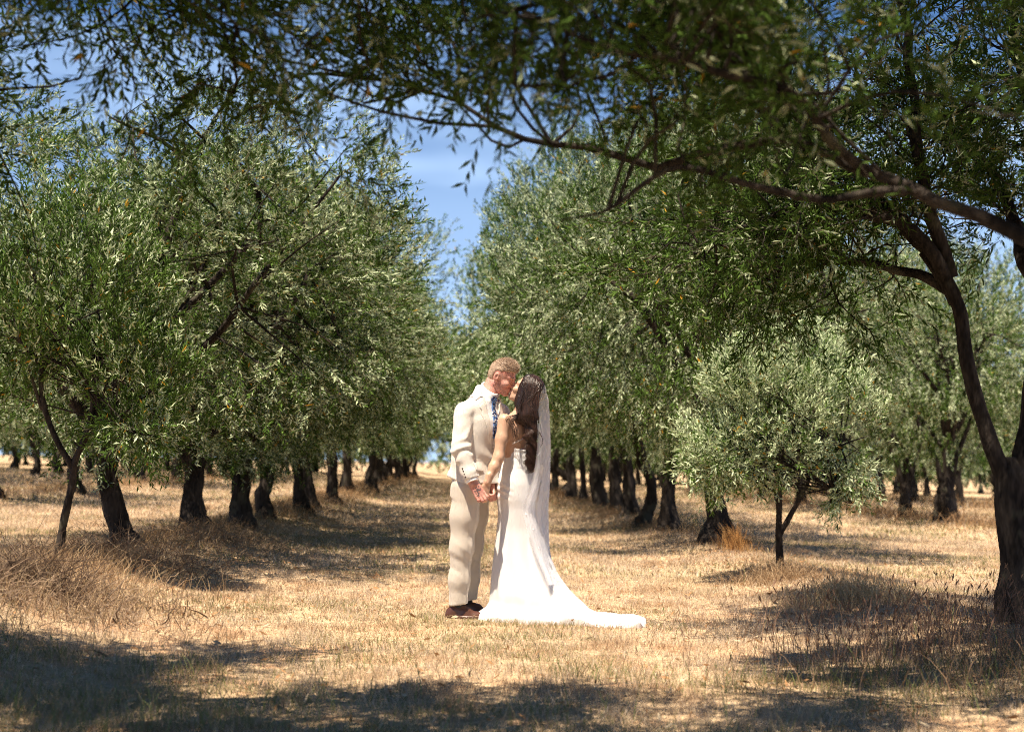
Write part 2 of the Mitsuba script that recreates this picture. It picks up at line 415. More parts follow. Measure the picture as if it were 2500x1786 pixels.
for k, (x, y, w) in enumerate(SR):
    o = olive_tree(x, y, 'mid_b' if k % 2 else 'mid_a', k * 95 + 30, (1.0, 1.1), [(0.0, 0, 0), (-0.03, 0, 0.5), (0.02, 0, 1.0), (0.0, 0, 1.7)],
                   [[0.17, 0.13, 0.1, 0.09], [0.26, 0.22, 0.13, 0.11], [0.14, 0.12, 0.12, 0.1]][k], 'second-row olive tree at right with ' + w, seed=50 + k)
    for s in ((-1, 1) if k < 2 else ()):
        b = np.array([x, y, float(gz(x, y))])
        part(o, 'stem', shape(trunk_mesh(b, [(0, 0, 0.25), (0.10 * s, 0, 0.8), (0.25 * s, 0.05, 1.4), (0.7 * s, 0.1, 2.4)], [0.09, 0.08, 0.07, 0.05], 60 + k, 8, 14, 0.3, 1.0), 'mat_bark', True))
# the far ends of the rows
rng = np.random.default_rng(77)
FAR = []
for y in np.arange(38.5, 96, 4.2):
    FAR += [(-2.75, y, 0), (3.45, y + 1.5, 1)]
for y in np.arange(60, 100, 3.6):
    FAR += [(-9.6, y, 2)]
for y in np.arange(42, 100, 5.5):
    FAR += [(10.3, y, 3)]
for y in np.arange(50, 105, 4.2):
    FAR += [(-15.9, y - 8, 2), (17.0, y - 2, 3), (23.6, y + 8, 3), (-22.3, y + 6, 2)]
for x in np.arange(-46, 50, 4.2):
    FAR += [(x, 106 + rng.random() * 12, 4)]
for x in np.concatenate([np.arange(-37, -5, 3.6), np.arange(8, 43, 3.6)]):
    FAR += [(x, 97 + rng.random() * 5, 4)]
FAR_TEXT = [('small far olive tree near the end of the left row', 'far trees ending the left row'), ('small far olive tree near the end of the right row', 'far trees ending the right row'),
            ('far olive tree standing in the rows beyond the left row', 'far trees in the rows on the left'), ('far olive tree standing in the rows beyond the right row', 'far trees in the rows on the right'),
            ('olive tree in the farthest line across the end of the grove', 'trees across the end of the grove')]
for k, (x, y, g) in enumerate(FAR):
    x, y = x + rng.normal() * 0.15, y + rng.normal() * 0.3
    if g < 4 and abs(math.atan2(x, y) - YAW) > math.radians(23):
        continue
    s = 0.92 + 0.2 * rng.random()
    lean = rng.normal(size=2) * 0.08
    olive_tree(x, y, 'edge' if g == 4 else 'far_a' if k % 2 else 'far_b', rng.random() * 360, (s, s * (1.15 if g == 4 else 1.0)), [(0, 0, 0), (lean[0], 0, 0.5), (-lean[0], 0, 0.95), (lean[1], 0, 1.5)],
               [0.19, 0.15, 0.13, 0.12], FAR_TEXT[g][0], FAR_TEXT[g][1], seed=100 + k, hi=False)


# ------------------------------------------------------------------ near trees built limb by limb
def world(px, py, d):
    """A point at distance d in front of the camera, seen in the photograph's direction (1024 wide)."""
    r = np.array([math.cos(YAW), -math.sin(YAW), 0])
    u = np.cross(r, FWD)
    q = FWD + r * (px - 512) / 1422.0 - u * (py - 365.5) / 1422.0
    return np.array([0, 0, EYE]) + q * d


def foliage_along(paths, rng, side_n, side_len, tert_n, tert_len, per=16, leaf=0.062, hang=0.2, pale=0.3, tone=1.0, skip=0.0, upbias=0.35, wide=0.2, yellow=0.005, floor=0.0):
    """Side branches, their twigs and leaves along given limb paths: (branch mesh, leaf mesh, colours)."""
    wood, P, D = [], [], []
    for pth in paths:
        n = len(pth)
        for _ in range(side_n):
            k = int(n * (skip + (1 - skip) * rng.random() ** 0.8))
            k = min(k, n - 1)
            t = unit(pth[min(k + 1, n - 1)] - pth[max(k - 1, 0)])
            d = unit(unit(rng.normal(size=3)) + t * 0.7 + np.array([0, 0, upbias]))
            L = side_len * (0.45 + 0.75 * rng.random())
            s = np.linspace(0, 1, 7)[:, None]
            q = pth[k] + d * s * L + np.array([0, 0, -hang]) * (s ** 2) * L + rng.normal(size=3) * 0.09 * s * (1 - s) * 4 + rng.normal(size=3) * 0.05 * np.sin(s * 6.28)
            if q[-1, 2] < (floor(q[-1, 0]) if callable(floor) else floor):
                continue
            wood.append(tube(q, np.linspace(0.008, 0.002, 7), 4))
            for _ in range(tert_n):
                a = 0.25 + 0.75 * rng.random()
                b = pth[k] + d * a * L + np.array([0, 0, -hang]) * a * a * L
                e = unit(unit(rng.normal(size=3)) * 0.9 + d * 0.8 + np.array([0, 0, -0.25 * hang / 0.2]))
                P.append(b)
                D.append(e)
    P, D = np.array(P), np.array(D)
    ok = P[:, 2] > (floor(P[:, 0]) if callable(floor) else floor) + 0.18 * (meshkit.noise(P * 2.5, 9) - 0.5)
    P, D = P[ok], D[ok]
    L = tert_len * (0.6 + 0.8 * rng.random(len(P)))
    v, f, c = leaves_on_twigs(P, D, L, rng, per, leaf, wide, 0.2, pale, tone, yellow, 0.0022)
    return join(wood), (v, f), c


def near_tree(key, trunk_sections, limb_sections, rng, label, **kw):
    """trunk_sections: [(path, radii)] world coordinates; limb_sections likewise; foliage follows the limbs."""
    o = thing(key, label, 'tree')
    for k, (p, r) in enumerate(trunk_sections):
        part(o, 'trunk' if k == 0 else 'stem', shape(tube(spline(p, 34), np.interp(np.linspace(0, 1, 34), np.linspace(0, 1, len(r)), r), 22, 0.36, 300 + k), 'mat_bark', True))
    paths = []
    for k, (p, r) in enumerate(limb_sections):
        q = spline(p, 26)
        q = q + (meshkit.noise(q[:, :, None] * 0 + q[:, None, :] * 4.0 + np.arange(3)[None, :, None] * 13, 3 + k) - 0.5) * 0.09
        part(o, 'limb', shape(tube(q, np.interp(np.linspace(0, 1, 26), np.linspace(0, 1, len(r)), r), 12, 0.3, 400 + k, freq=14), 'mat_bark', True))
        paths.append(q)
    return o, paths


rng = np.random.default_rng(5)
# big tree at the right edge of the picture
bx, by = 3.70, 9.3
bz = float(gz(bx, by))
B = np.array([bx, by, bz])
trunk = [(B + [0.0, 0, -0.15], B + [-0.02, 0, 0.3], B + [-0.05, 0, 0.7], B + [-0.02, 0, 1.05])]
o, paths = near_tree('olive_tree', [
    ([B + [0.03, 0, -0.15], B + [0.0, 0, 0.1], B + [0.03, 0, 0.42], B + [-0.02, 0.0, 0.75], B + [-0.02, 0, 0.98], B + [-0.02, 0, 1.12]], [0.22, 0.14, 0.118, 0.11, 0.105, 0.04]),
    ([B + [-0.02, 0, 0.7], B + [-0.06, 0, 0.95], B + [-0.18, 0, 1.3], B + [-0.3, 0, 1.75], B + [-0.34, 0.05, 2.15], B + [-0.55, 0.1, 2.5]], [0.05, 0.062, 0.055, 0.048, 0.042, 0.036]),
    ([B + [-0.0, 0, 0.7], B + [0.03, 0, 0.95], B + [0.12, 0.02, 1.35], B + [0.18, 0.05, 1.8], B + [0.3, 0.1, 2.3]], [0.06, 0.07, 0.062, 0.055, 0.048])],
    [([B + [-0.34, 0.05, 2.15], B + [-0.6, 0.0, 2.6], B + [-1.1, -0.1, 2.78], B + [-1.6, -0.2, 2.72], B + [-2.1, -0.3, 2.4]], [0.05, 0.04, 0.03, 0.02, 0.008]),
     ([B + [-0.36, 0.05, 2.2], B + [-0.75, 0.3, 2.45], B + [-1.25, 0.5, 2.5], B + [-1.7, 0.5, 2.25]], [0.04, 0.03, 0.022, 0.007]),
     ([B + [-0.4, 0.05, 2.3], B + [-0.6, 0.0, 3.1], B + [-0.7, -0.1, 3.9], B + [-0.9, -0.2, 4.7]], [0.05, 0.04, 0.03, 0.01]),
     ([B + [0.3, 0.1, 2.3], B + [0.35, 0.2, 3.1], B + [0.2, 0.3, 4.0], B + [0.1, 0.3, 5.0]], [0.07, 0.05, 0.04, 0.01]),
     ([B + [0.3, 0.1, 2.3], B + [0.8, 0.0, 2.9], B + [1.3, 0, 3.4], B + [1.8, 0, 3.6]], [0.06, 0.045, 0.03, 0.01]),
     ([B + [0.25, 0.1, 2.2], B + [0.3, 0.7, 2.9], B + [0.2, 1.3, 3.5], B + [0.0, 1.9, 3.7]], [0.06, 0.045, 0.03, 0.01]),
     ([B + [-0.5, 0.1, 2.5], B + [-0.9, 0.6, 3.2], B + [-1.3, 0.9, 3.8], B + [-1.6, 1.0, 4.3]], [0.05, 0.035, 0.025, 0.01]),
     ([B + [0.2, 0.1, 2.2], B + [0.3, -0.7, 2.9], B + [0.2, -1.3, 3.4], B + [0.0, -1.8, 3.6]], [0.05, 0.045, 0.03, 0.01])],
    rng, 'large olive tree with a thick dark forked trunk at the right edge')
wood, lf, col = foliage_along(paths, rng, 52, 0.95, 13, 0.3, skip=0.2, leaf=0.068, pale=0.2, tone=0.85, floor=1.75)
part(o, 'branches', shape(wood, 'mat_bark', True))
part(o, 'crown', shape(lf, 'mat_leaf', False, col), kind='stuff')
v, f, c = olive_crown(83, [((2.7, 7.8, 5.1), (1.5, 1.1, 0.9)), ((1.5, 6.5, 4.8), (1.0, 0.8, 0.7))], 1500, 14, 0.11, wide=0.3, cut=0.43)
part(o, 'upper_crown', shape((v, f), 'mat_leaf', False, c), kind='stuff')

# nearest tree on the right: trunk outside the picture, long limb arching over the path
B = np.array([4.3, 4.6, float(gz(4.3, 4.6))])
D = 5.2
K = world(870, 180, 5.1)
o, paths = near_tree('olive_tree', [([B + [0, 0, -0.2], B + [-0.05, 0, 0.6], B + [-0.2, 0, 1.2], B + [-0.3, 0, 1.7]], [0.26, 0.17, 0.15, 0.12])],
    [([B + [-0.25, 0, 1.55], world(1150, 290, 4.75), world(1024, 236, 4.9), world(925, 200, 5.05), K, world(800, 150, 5.2), world(720, 148, 5.3), world(630, 156, 5.4), world(562, 154, 5.5), world(500, 128, 5.6), world(430, 95, 5.7), world(330, 70, 5.8), world(230, 62, 5.8)],
      [0.07, 0.038, 0.027, 0.023, 0.020, 0.016, 0.018, 0.015, 0.013, 0.010, 0.008, 0.006, 0.003]),
     ([K, world(842, 148, 5.0), world(824, 115, 4.9), world(800, 92, 4.8), world(745, 82, 4.7), world(690, 60, 4.6), world(610, 40, 4.6), world(520, 12, 4.7)], [0.021, 0.019, 0.018, 0.016, 0.013, 0.012, 0.009, 0.004]),
     ([world(905, 193, 5.06), world(850, 192, 5.0), world(770, 183, 4.9), world(690, 172, 4.9), world(640, 192, 4.9), world(600, 214, 4.9), world(562, 222, 4.9)], [0.02, 0.016, 0.014, 0.011, 0.009, 0.006, 0.003]),
     ([world(800, 150, 5.2), world(760, 110, 5.3), world(735, 60, 5.4), world(715, 10, 5.5), world(690, -60, 5.5)], [0.018, 0.015, 0.013, 0.011, 0.004]),
     ([B + [-0.3, 0, 1.7], B + [-0.5, 0.2, 2.4], B + [-1.1, 0.5, 3.0], B + [-1.9, 0.8, 3.35], B + [-2.8, 1.0, 3.5], B + [-3.6, 1.2, 3.4]], [0.10, 0.075, 0.05, 0.03, 0.02, 0.006]),
     ([B + [-0.3, 0, 1.7], B + [-0.2, 0.3, 2.6], B + [-0.5, 0.7, 3.4], B + [-0.9, 1.0, 4.2]], [0.09, 0.07, 0.05, 0.01]),
     ([B + [-0.3, 0, 1.7], B + [0.2, 0.2, 2.6], B + [0.3, 0.5, 3.4], B + [0.2, 0.8, 4.4]], [0.08, 0.06, 0.04, 0.01]),
     ([B + [-0.3, 0, 1.7], B + [-0.6, -0.3, 2.5], B + [-1.2, -0.5, 3.2], B + [-1.9, -0.6, 3.7], B + [-2.7, -0.6, 3.9]], [0.08, 0.06, 0.04, 0.02, 0.006]),
     ([B + [-1.1, 0.5, 3.0], B + [-1.5, 1.0, 3.5], B + [-2.0, 1.5, 3.9], B + [-2.5, 1.8, 4.1]], [0.05, 0.035, 0.02, 0.006])],
    rng, 'olive tree arching one long blurred limb over the path from the upper right')
wood, lf, col = foliage_along(paths, rng, 40, 0.72, 11, 0.26, skip=0.3, leaf=0.06, pale=0.16, tone=0.85, floor=lambda x: np.interp(x, [0.5, 1.1], [2.42, 1.95]))
part(o, 'branches', shape(wood, 'mat_bark', True))
part(o, 'crown', shape(lf, 'mat_leaf', False, col), kind='stuff')
v, f, c = olive_crown(81, [((4.2, 4.0, 4.9), (2.0, 1.8, 1.4)), ((2.7, 3.6, 4.9), (1.5, 1.2, 1.0)), ((1.5, 3.2, 4.7), (1.0, 0.9, 0.8))], 2800, 14, 0.11, wide=0.3, cut=0.45)
part(o, 'upper_crown', shape((v, f), 'mat_leaf', False, c), kind='stuff')

# nearest tree on the left: only its hanging canopy shows at the top left
B = np.array([-3.4, 4.3, float(gz(-3.4, 4.3))])
o, paths = near_tree('olive_tree', [([B + [0, 0, -0.2], B + [0.05, 0, 0.6], B + [0.1, 0, 1.2], B + [0.2, 0, 1.8]], [0.27, 0.18, 0.16, 0.13])],
    [([B + [0.2, 0, 1.8], B + [0.7, 0.1, 2.5], B + [1.4, 0.2, 2.85], B + [2.2, 0.3, 2.9], B + [3.0, 0.4, 2.75], B + [3.7, 0.5, 2.6]], [0.09, 0.06, 0.04, 0.028, 0.018, 0.005]),
     ([B + [0.2, 0, 1.8], B + [0.6, 0.5, 2.5], B + [1.1, 1.0, 2.9], B + [1.7, 1.4, 3.0], B + [2.3, 1.6, 2.8]], [0.09, 0.06, 0.04, 0.025, 0.005]),
     ([B + [0.2, 0, 1.8], B + [0.3, 0.6, 2.7], B + [0.4, 1.2, 3.2], B + [0.5, 1.9, 3.3]], [0.09, 0.06, 0.04, 0.008]),
     ([B + [0.2, 0, 1.8], B + [0.5, 0.0, 2.8], B + [1.1, 0.0, 3.6], B + [1.9, 0.1, 4.0], B + [2.7, 0.2, 4.1]], [0.09, 0.06, 0.04, 0.02, 0.006]),
     ([B + [0.2, 0, 1.8], B + [0.5, -0.5, 2.6], B + [1.2, -0.9, 3.1], B + [2.0, -1.0, 3.3]], [0.08, 0.05, 0.03, 0.006]),
     ([B + [0.2, 0, 1.8], B + [-0.2, 0.4, 2.8], B + [-0.4, 0.9, 3.6], B + [-0.4, 1.3, 4.3]], [0.08, 0.05, 0.03, 0.006]),
     ([B + [0.2, 0, 1.8], B + [0.35, 0.7, 2.4], B + [0.7, 1.4, 2.6], B + [1.2, 2.1, 2.5]], [0.07, 0.045, 0.03, 0.006]),
     ([B + [0.2, 0, 1.8], B + [0.5, 1.0, 2.8], B + [0.9, 1.9, 3.3], B + [1.3, 2.6, 3.5]], [0.06, 0.04, 0.03, 0.006]),
     ([B + [0.2, 0, 1.8], B + [0.2, 0.8, 2.5], B + [0.35, 1.6, 2.9], B + [0.7, 2.4, 3.0]], [0.07, 0.045, 0.03, 0.006]),
     ([B + [1.4, 0.2, 2.85], B + [1.9, 0.7, 3.2], B + [2.5, 1.1, 3.3], B + [3.2, 1.4, 3.1]], [0.04, 0.025, 0.016, 0.005])],
    rng, 'olive tree whose blurred dark canopy hangs into the upper left corner')
wood, lf, col = foliage_along(paths, rng, 60, 0.78, 11, 0.26, skip=0.3, leaf=0.06, pale=0.16, tone=0.85, floor=lambda x: np.interp(x, [-2.0, -1.2], [1.85, 2.2]))
part(o, 'branches', shape(wood, 'mat_bark', True))
part(o, 'crown', shape(lf, 'mat_leaf', False, col), kind='stuff')
v, f, c = olive_crown(82, [((-3.4, 3.6, 4.9), (2.0, 1.7, 1.4)), ((-2.0, 3.4, 4.6), (1.3, 1.2, 0.9)), ((-0.6, 3.6, 4.7), (1.0, 0.8, 0.7))], 2500, 14, 0.11, wide=0.3, cut=0.45)
part(o, 'upper_crown', shape((v, f), 'mat_leaf', False, c), kind='stuff')
# the trees the photographer stands between
olive_tree(-3.3, 0.9, 'mid_a', 30, (1.1, 1.0), [(0, 0, 0), (0.03, 0, 0.6), (0, 0, 1.4)], [0.2, 0.15, 0.13], 'olive tree beside the camera on the left, outside the picture', seed=71)
olive_tree(3.7, 0.6, 'mid_b', 80, (1.1, 1.0), [(0, 0, 0), (-0.03, 0, 0.6), (0, 0, 1.4)], [0.2, 0.15, 0.13], 'olive tree beside the camera on the right, outside the picture', seed=72)


# ------------------------------------------------------------------ young trees
def young_tree(x, y, label, trunk, limbs, lobes, seed, twigs, pale):
    o = thing('young_olive_tree', label, 'tree')
    b = np.array([x, y, float(gz(x, y))])
    r = np.random.default_rng(seed)
    for k, (p, rad) in enumerate(trunk):
        part(o, 'trunk' if k == 0 else 'stem', shape(tube(spline(np.array(p) + b, 22), np.interp(np.linspace(0, 1, 22), np.linspace(0, 1, len(rad)), rad), 12, 0.3, seed + k, freq=16), 'mat_bark', True))
    wood = []
    for p, rad in limbs:
        wood.append(tube(spline(np.array(p) + b, 14), np.linspace(rad, 0.004, 14), 7, 0.2, seed, freq=16))
    for c, rr in lobes:
        for _ in range(9):
            e = np.array(c) + unit(r.normal(size=3)) * rr * 0.85
            s = np.array(limbs[r.integers(len(limbs))][0][-2])
            wood.append(tube(spline([b + s, b + (s + e) / 2 + r.normal(size=3) * 0.06, b + e], 7), np.linspace(0.011, 0.003, 7), 5))
    part(o, 'branches', shape(join(wood), 'mat_bark', True))
    P, O = crown_points([(np.array(c) + b, rr) for c, rr in lobes], twigs, r, clump=3.2, cut=0.47, seed=seed, shell=0.5)
    low = np.clip((b[2] + 1.35 - P[:, 2]) / 0.6, 0, 1)[:, None]
    d = O * 0.6 + np.array([0, 0, 1.0]) * (0.95 * (1 - low) - 0.7 * low) + r.normal(size=P.shape) * 0.28
    v, f, c = leaves_on_twigs(P - unit(d) * 0.1, d, 0.24 * (0.6 + 0.8 * r.random(len(P))), r, 16, 0.06, 0.2, 0.06, pale, 1.2, 0.012, 0.0022)
    part(o, 'crown', shape((v, f), 'mat_leaf', False, c), kind='stuff')


young_tree(3.06, 13.3, 'small young olive tree with round silvery crown on a thin trunk, right of couple',
           [([(0, 0, -0.1), (-0.02, 0, 0.25), (-0.02, 0, 0.5), (-0.01, 0, 0.75), (0.02, 0, 1.2)], [0.042, 0.034, 0.031, 0.026, 0.02]),
            ([(-0.01, 0, 0.38), (0.09, 0, 0.55), (0.2, 0, 0.75), (0.32, 0.02, 1.0), (0.5, 0.05, 1.4)], [0.026, 0.024, 0.022, 0.02, 0.015])],
           [([(-0.02, 0, 0.6), (-0.1, 0.05, 1.0), (-0.3, 0.1, 1.5), (-0.5, 0.1, 1.8)], 0.018), ([(0.02, 0, 1.1), (0.0, 0.1, 1.5), (0.05, 0.2, 2.0)], 0.018),
            ([(0.32, 0.02, 1.0), (0.55, -0.1, 1.2), (0.8, -0.2, 1.3)], 0.016), ([(0.2, 0, 0.75), (0.45, -0.2, 0.8), (0.75, -0.3, 0.72)], 0.011), ([(-0.02, 0, 0.75), (-0.4, -0.1, 0.95), (-0.75, -0.1, 0.95)], 0.012)],
           [((-0.044, 0, 1.62), (0.675, 0.75, 0.6)), ((-0.528, 0, 1.25), (0.450, 0.5, 0.42)), ((0.510, 0, 1.45), (0.450, 0.5, 0.55)), ((-0.308, -0.1, 1.85), (0.450, 0.5, 0.45)), ((0.264, 0.1, 1.95), (0.450, 0.5, 0.5)),
            ((0.634, -0.1, 0.95), (0.297, 0.35, 0.32)), ((-0.660, 0.0, 0.98), (0.315, 0.35, 0.25)), ((0.000, 0.0, 1.05), (0.450, 0.45, 0.2)), ((0.546, -0.2, 0.66), (0.144, 0.2, 0.13))], 31, 2100, 0.62)
young_tree(-3.05, 11.2, 'young olive tree with a thin bare forked trunk at the left',
           [([(-0.02, 0, -0.1), (0.02, 0, 0.3), (0.08, 0, 0.6), (0.10, 0, 0.8), (0.20, 0, 1.05), (0.26, 0.02, 1.5)], [0.042, 0.031, 0.029, 0.027, 0.024, 0.018]),
            ([(0.09, 0, 0.75), (-0.05, 0, 0.98), (-0.16, 0, 1.3), (-0.18, 0.02, 1.7), (-0.2, 0.05, 2.1)], [0.026, 0.022, 0.02, 0.017, 0.012])],
           [([(0.2, 0, 1.0), (0.35, 0.05, 1.5), (0.5, 0.1, 2.1)], 0.018), ([(-0.16, 0, 1.2), (-0.3, -0.1, 1.7), (-0.45, -0.1, 2.2)], 0.015), ([(0.2, 0, 1.0), (0.4, -0.1, 1.1), (0.6, -0.2, 0.95)], 0.01)],
           [((0.1, 0, 2.1), (0.75, 0.7, 0.6)), ((0.55, -0.05, 1.55), (0.5, 0.45, 0.4)), ((-0.45, 0, 1.75), (0.5, 0.5, 0.5)), ((0.6, -0.15, 1.05), (0.3, 0.3, 0.25)), ((0.0, 0.1, 2.6), (0.6, 0.6, 0.5))], 32, 1700, 0.3)

# ------------------------------------------------------------------ grass
def straw_colors(n, x, y, rng, base=(0.60, 0.485, 0.355)):
    pat = meshkit.fbm(np.stack([x * 0.7, y * 0.7, x * 0], -1), 3, 21)
    pat2 = meshkit.fbm(np.stack([x * 2.3, y * 2.3, x * 0 + 5], -1), 3, 22)
    c = np.array(base) * (0.74 + 0.42 * rng.random((n, 1)))
    pale = (rng.random(n) < 0.15)[:, None]
    c = np.where(pale, c * np.array([1.12, 1.2, 1.35]), c)
    c = c * (0.80 + 0.42 * meshkit.fbm(np.stack([x * 0.33, y * 0.33, x * 0 + 9], -1), 3, 23))[:, None]
    red = np.clip((pat2 - 0.52) * 5, 0, 1)[:, None] * 0.65
    c = c * (1 - red) + np.array([0.45, 0.29, 0.165]) * (0.7 + 0.5 * rng.random((n, 1))) * red
    green = (rng.random(n) < np.clip((pat - 0.45) * 2.2, 0.02, 0.5))[:, None]
    return np.clip(np.where(green, np.array([0.24, 0.24, 0.105]) * (0.6 + 0.7 * rng.random((n, 1))), c), 0, 0.85)


def blades(x, y, h, w, lean, col, rng, z=None):
    """One bent triangle pair per blade."""
    n = len(x)
    z = gz(x, y) if z is None else z
    p = np.stack([x, y, z - 0.004], -1)
    a = rng.random(n) * 2 * np.pi
    s = np.stack([np.cos(a), np.sin(a), a * 0], -1) * (w / 2)[:, None]
    b = rng.random(n) * 2 * np.pi
    ln = np.stack([np.cos(b), np.sin(b), b * 0], -1) * (lean * h)[:, None]
    tip = p + ln + np.array([0, 0, 1.0]) * (h * np.sqrt(np.clip(1 - lean ** 2, 0.1, 1)))[:, None]
    v = np.stack([p + s, p - s, tip], 1).reshape(-1, 3)
    return v, np.arange(n * 3).reshape(-1, 3), np.repeat(col, 3, 0)


def scatter(rng, d0, d1, dens):
    """Uniform ground points between two distances in and a little beyond the field of view."""
    half = 0.47
    n = int(dens * half * (d1 ** 2 - d0 ** 2))
    d = np.sqrt(rng.random(n) * (d1 ** 2 - d0 ** 2) + d0 ** 2)
    s = (rng.random(n) * 2 - 1) * half * d
    return s + d * math.tan(YAW), d


def joinc(parts):
    v, f = join([(a, b) for a, b, _ in parts])
    return v, f, np.vstack([c for _, _, c in parts])


rng = np.random.default_rng(9)
out = []
for d0, d1, dens, hh, ww in [(4.0, 9.0, 4600, 0.045, 0.0042), (9.0, 14.0, 3000, 0.045, 0.0055), (14.0, 24.0, 900, 0.055, 0.010), (24.0, 45.0, 200, 0.075, 0.022), (45.0, 75.0, 45, 0.12, 0.05)]:
    x, y = scatter(rng, d0, d1, dens)
    tuft = meshkit.fbm(np.stack([x * 5.5, y * 5.5, x * 0 + 2], -1), 3, 31)
    keep = rng.random(len(x)) < 0.25 + 1.5 * np.clip(tuft - 0.28, 0, 1) * 1.6
    x, y, tuft = x[keep], y[keep], tuft[keep]
    h = hh * (0.45 + 1.3 * np.clip(tuft - 0.25, 0, 1) + 0.5 * rng.random(len(x)))
    out.append(blades(x, y, h, ww * (0.7 + 0.6 * rng.random(len(x))), np.clip(0.25 + 0.6 * rng.random(len(x)), 0, 0.9), straw_colors(len(x), x, y, rng), rng))
v, f, c = joinc(out)
scene['grass'] = shape((v, f), 'mat_grass', False, c)
labels['grass'] = {'label': 'short dry mown grass on the path between the rows', 'category': 'grass', 'kind': 'stuff'}


# dead olive leaves lying in the grass
x, y = scatter(rng, 4.3, 18.0, 32)
n = len(x)
a = rng.random(n) * 6.28
d = np.stack([np.cos(a), np.sin(a), rng.normal(size=n) * 0.35], -1) * 0.03
w = np.stack([-np.sin(a), np.cos(a), rng.normal(size=n) * 0.6], -1) * 0.006
p = np.stack([x, y, gz(x, y) + 0.012 + 0.03 * rng.random(n)], -1)
v = np.stack([p - d, p + w, p - w, p + d], 1).reshape(-1, 3)
q = np.arange(n)[:, None] * 4
col = np.where(rng.random((n, 1)) < 0.6, np.array([0.38, 0.22, 0.11]), np.array([0.5, 0.42, 0.3])) * (0.6 + 0.7 * rng.random((n, 1)))
scene['fallen_leaves'] = shape((v, np.vstack([q + [0, 1, 3], q + [0, 3, 2]])), 'mat_grass', False, np.repeat(col, 4, 0))
labels['fallen_leaves'] = {'label': 'dead brown olive leaves lying in the mown grass', 'category': 'leaves', 'kind': 'stuff'}


def long_blades(x, y, h, w, rng, col, arch=0.5, wind=(0.0, 0.0), head=0.0):
    """Arching stems of three segments; head > 0 thickens the tip to a seed head."""
    n = len(x)
    p = np.stack([x, y, gz(x, y) - 0.01], -1)
    b = rng.random(n) * 2 * np.pi
    dirn = np.stack([np.cos(b), np.sin(b), b * 0], -1) * (arch * (0.3 + rng.random(n)))[:, None] + np.array([wind[0], wind[1], 0])
    a = rng.random(n) * 2 * np.pi
    s = np.stack([np.cos(a), np.sin(a), a * 0], -1)
    rows = []
    for t, k in ((0, 1.0), (0.35, 0.9), (0.7, 0.65)):
        c = p + dirn * (h * t ** 1.7)[:, None] + np.array([0, 0, 1.0]) * (h * (t - 0.22 * arch * t * t))[:, None]
        rows += [c + s * (w * k / 2)[:, None], c - s * (w * k / 2)[:, None]]
    rows.append(p + dirn * h[:, None] + np.array([0, 0, 1.0]) * (h * (1 - 0.3 * arch))[:, None])
    v = np.stack(rows, 1).reshape(-1, 3)
    base = np.arange(n)[:, None] * 7
    f = np.vstack([base + q for q in ([0, 1, 2], [1, 3, 2], [2, 3, 4], [3, 5, 4], [4, 5, 6])])
    cc = np.repeat(col, 7, 0)
    if head > 0:
        tip = rows[-1]
        d = unit(rows[-1] - (rows[4] + rows[5]) / 2)
        L = head * (0.7 + 0.6 * rng.random(n))[:, None]
        q = [tip - d * L * 0.6 + s * 0, tip + s * L * 0.11, tip - s * L * 0.11, tip + d * L * 0.5]
        hv = np.stack(q, 1).reshape(-1, 3)
        hb = np.arange(n)[:, None] * 4
        f = np.vstack([f, np.vstack([hb + [0, 1, 2], hb + [1, 3, 2]]) + len(v)])
        v = np.vstack([v, hv])
        cc = np.vstack([cc, np.repeat(col * 0.75, 4, 0)])
    return v, f, cc


out = []
for cx, y0, y1, dens, hh, ww in [(-2.95, 8.5, 22, 420, 0.21, 0.004), (-2.95, 22, 40, 260, 0.28, 0.008), (3.35, 7.0, 22, 330, 0.17, 0.004), (3.35, 22, 40, 260, 0.22, 0.008),
                             (-9.4, 22, 60, 90, 0.3, 0.014), (10.35, 22, 60, 110, 0.42, 0.014), (-2.95, 40, 90, 70, 0.32, 0.02), (3.35, 40, 90, 70, 0.34, 0.02), (17.0, 35, 90, 40, 0.5, 0.03)]:
    n = int((y1 - y0) * 1.5 * dens)
    y = y0 + (y1 - y0) * rng.random(n)
    x = cx + rng.normal(size=n) * 0.42
    k = meshkit.fbm(np.stack([x * 1.7, y * 1.7, x * 0 + 8], -1), 3, 41)
    keep = rng.random(n) < np.clip((k - 0.34) * 4.5, 0.05, 1)
    x, y, k = x[keep], y[keep], k[keep]
    n = len(x)
    h = hh * (0.35 + 0.9 * rng.random(n)) * (0.6 + 1.1 * np.clip(k - 0.3, 0, 1))
    mixt = rng.random((n, 1))
    col = (np.array([0.46, 0.33, 0.19]) * mixt + np.array([0.25, 0.15, 0.085]) * (1 - mixt)) * (0.75 + 0.5 * rng.random((n, 1)))
    out.append(long_blades(x, y, h, ww * (0.7 + 0.6 * rng.random(n)), rng, col, 0.75, (0.12, -0.05)))
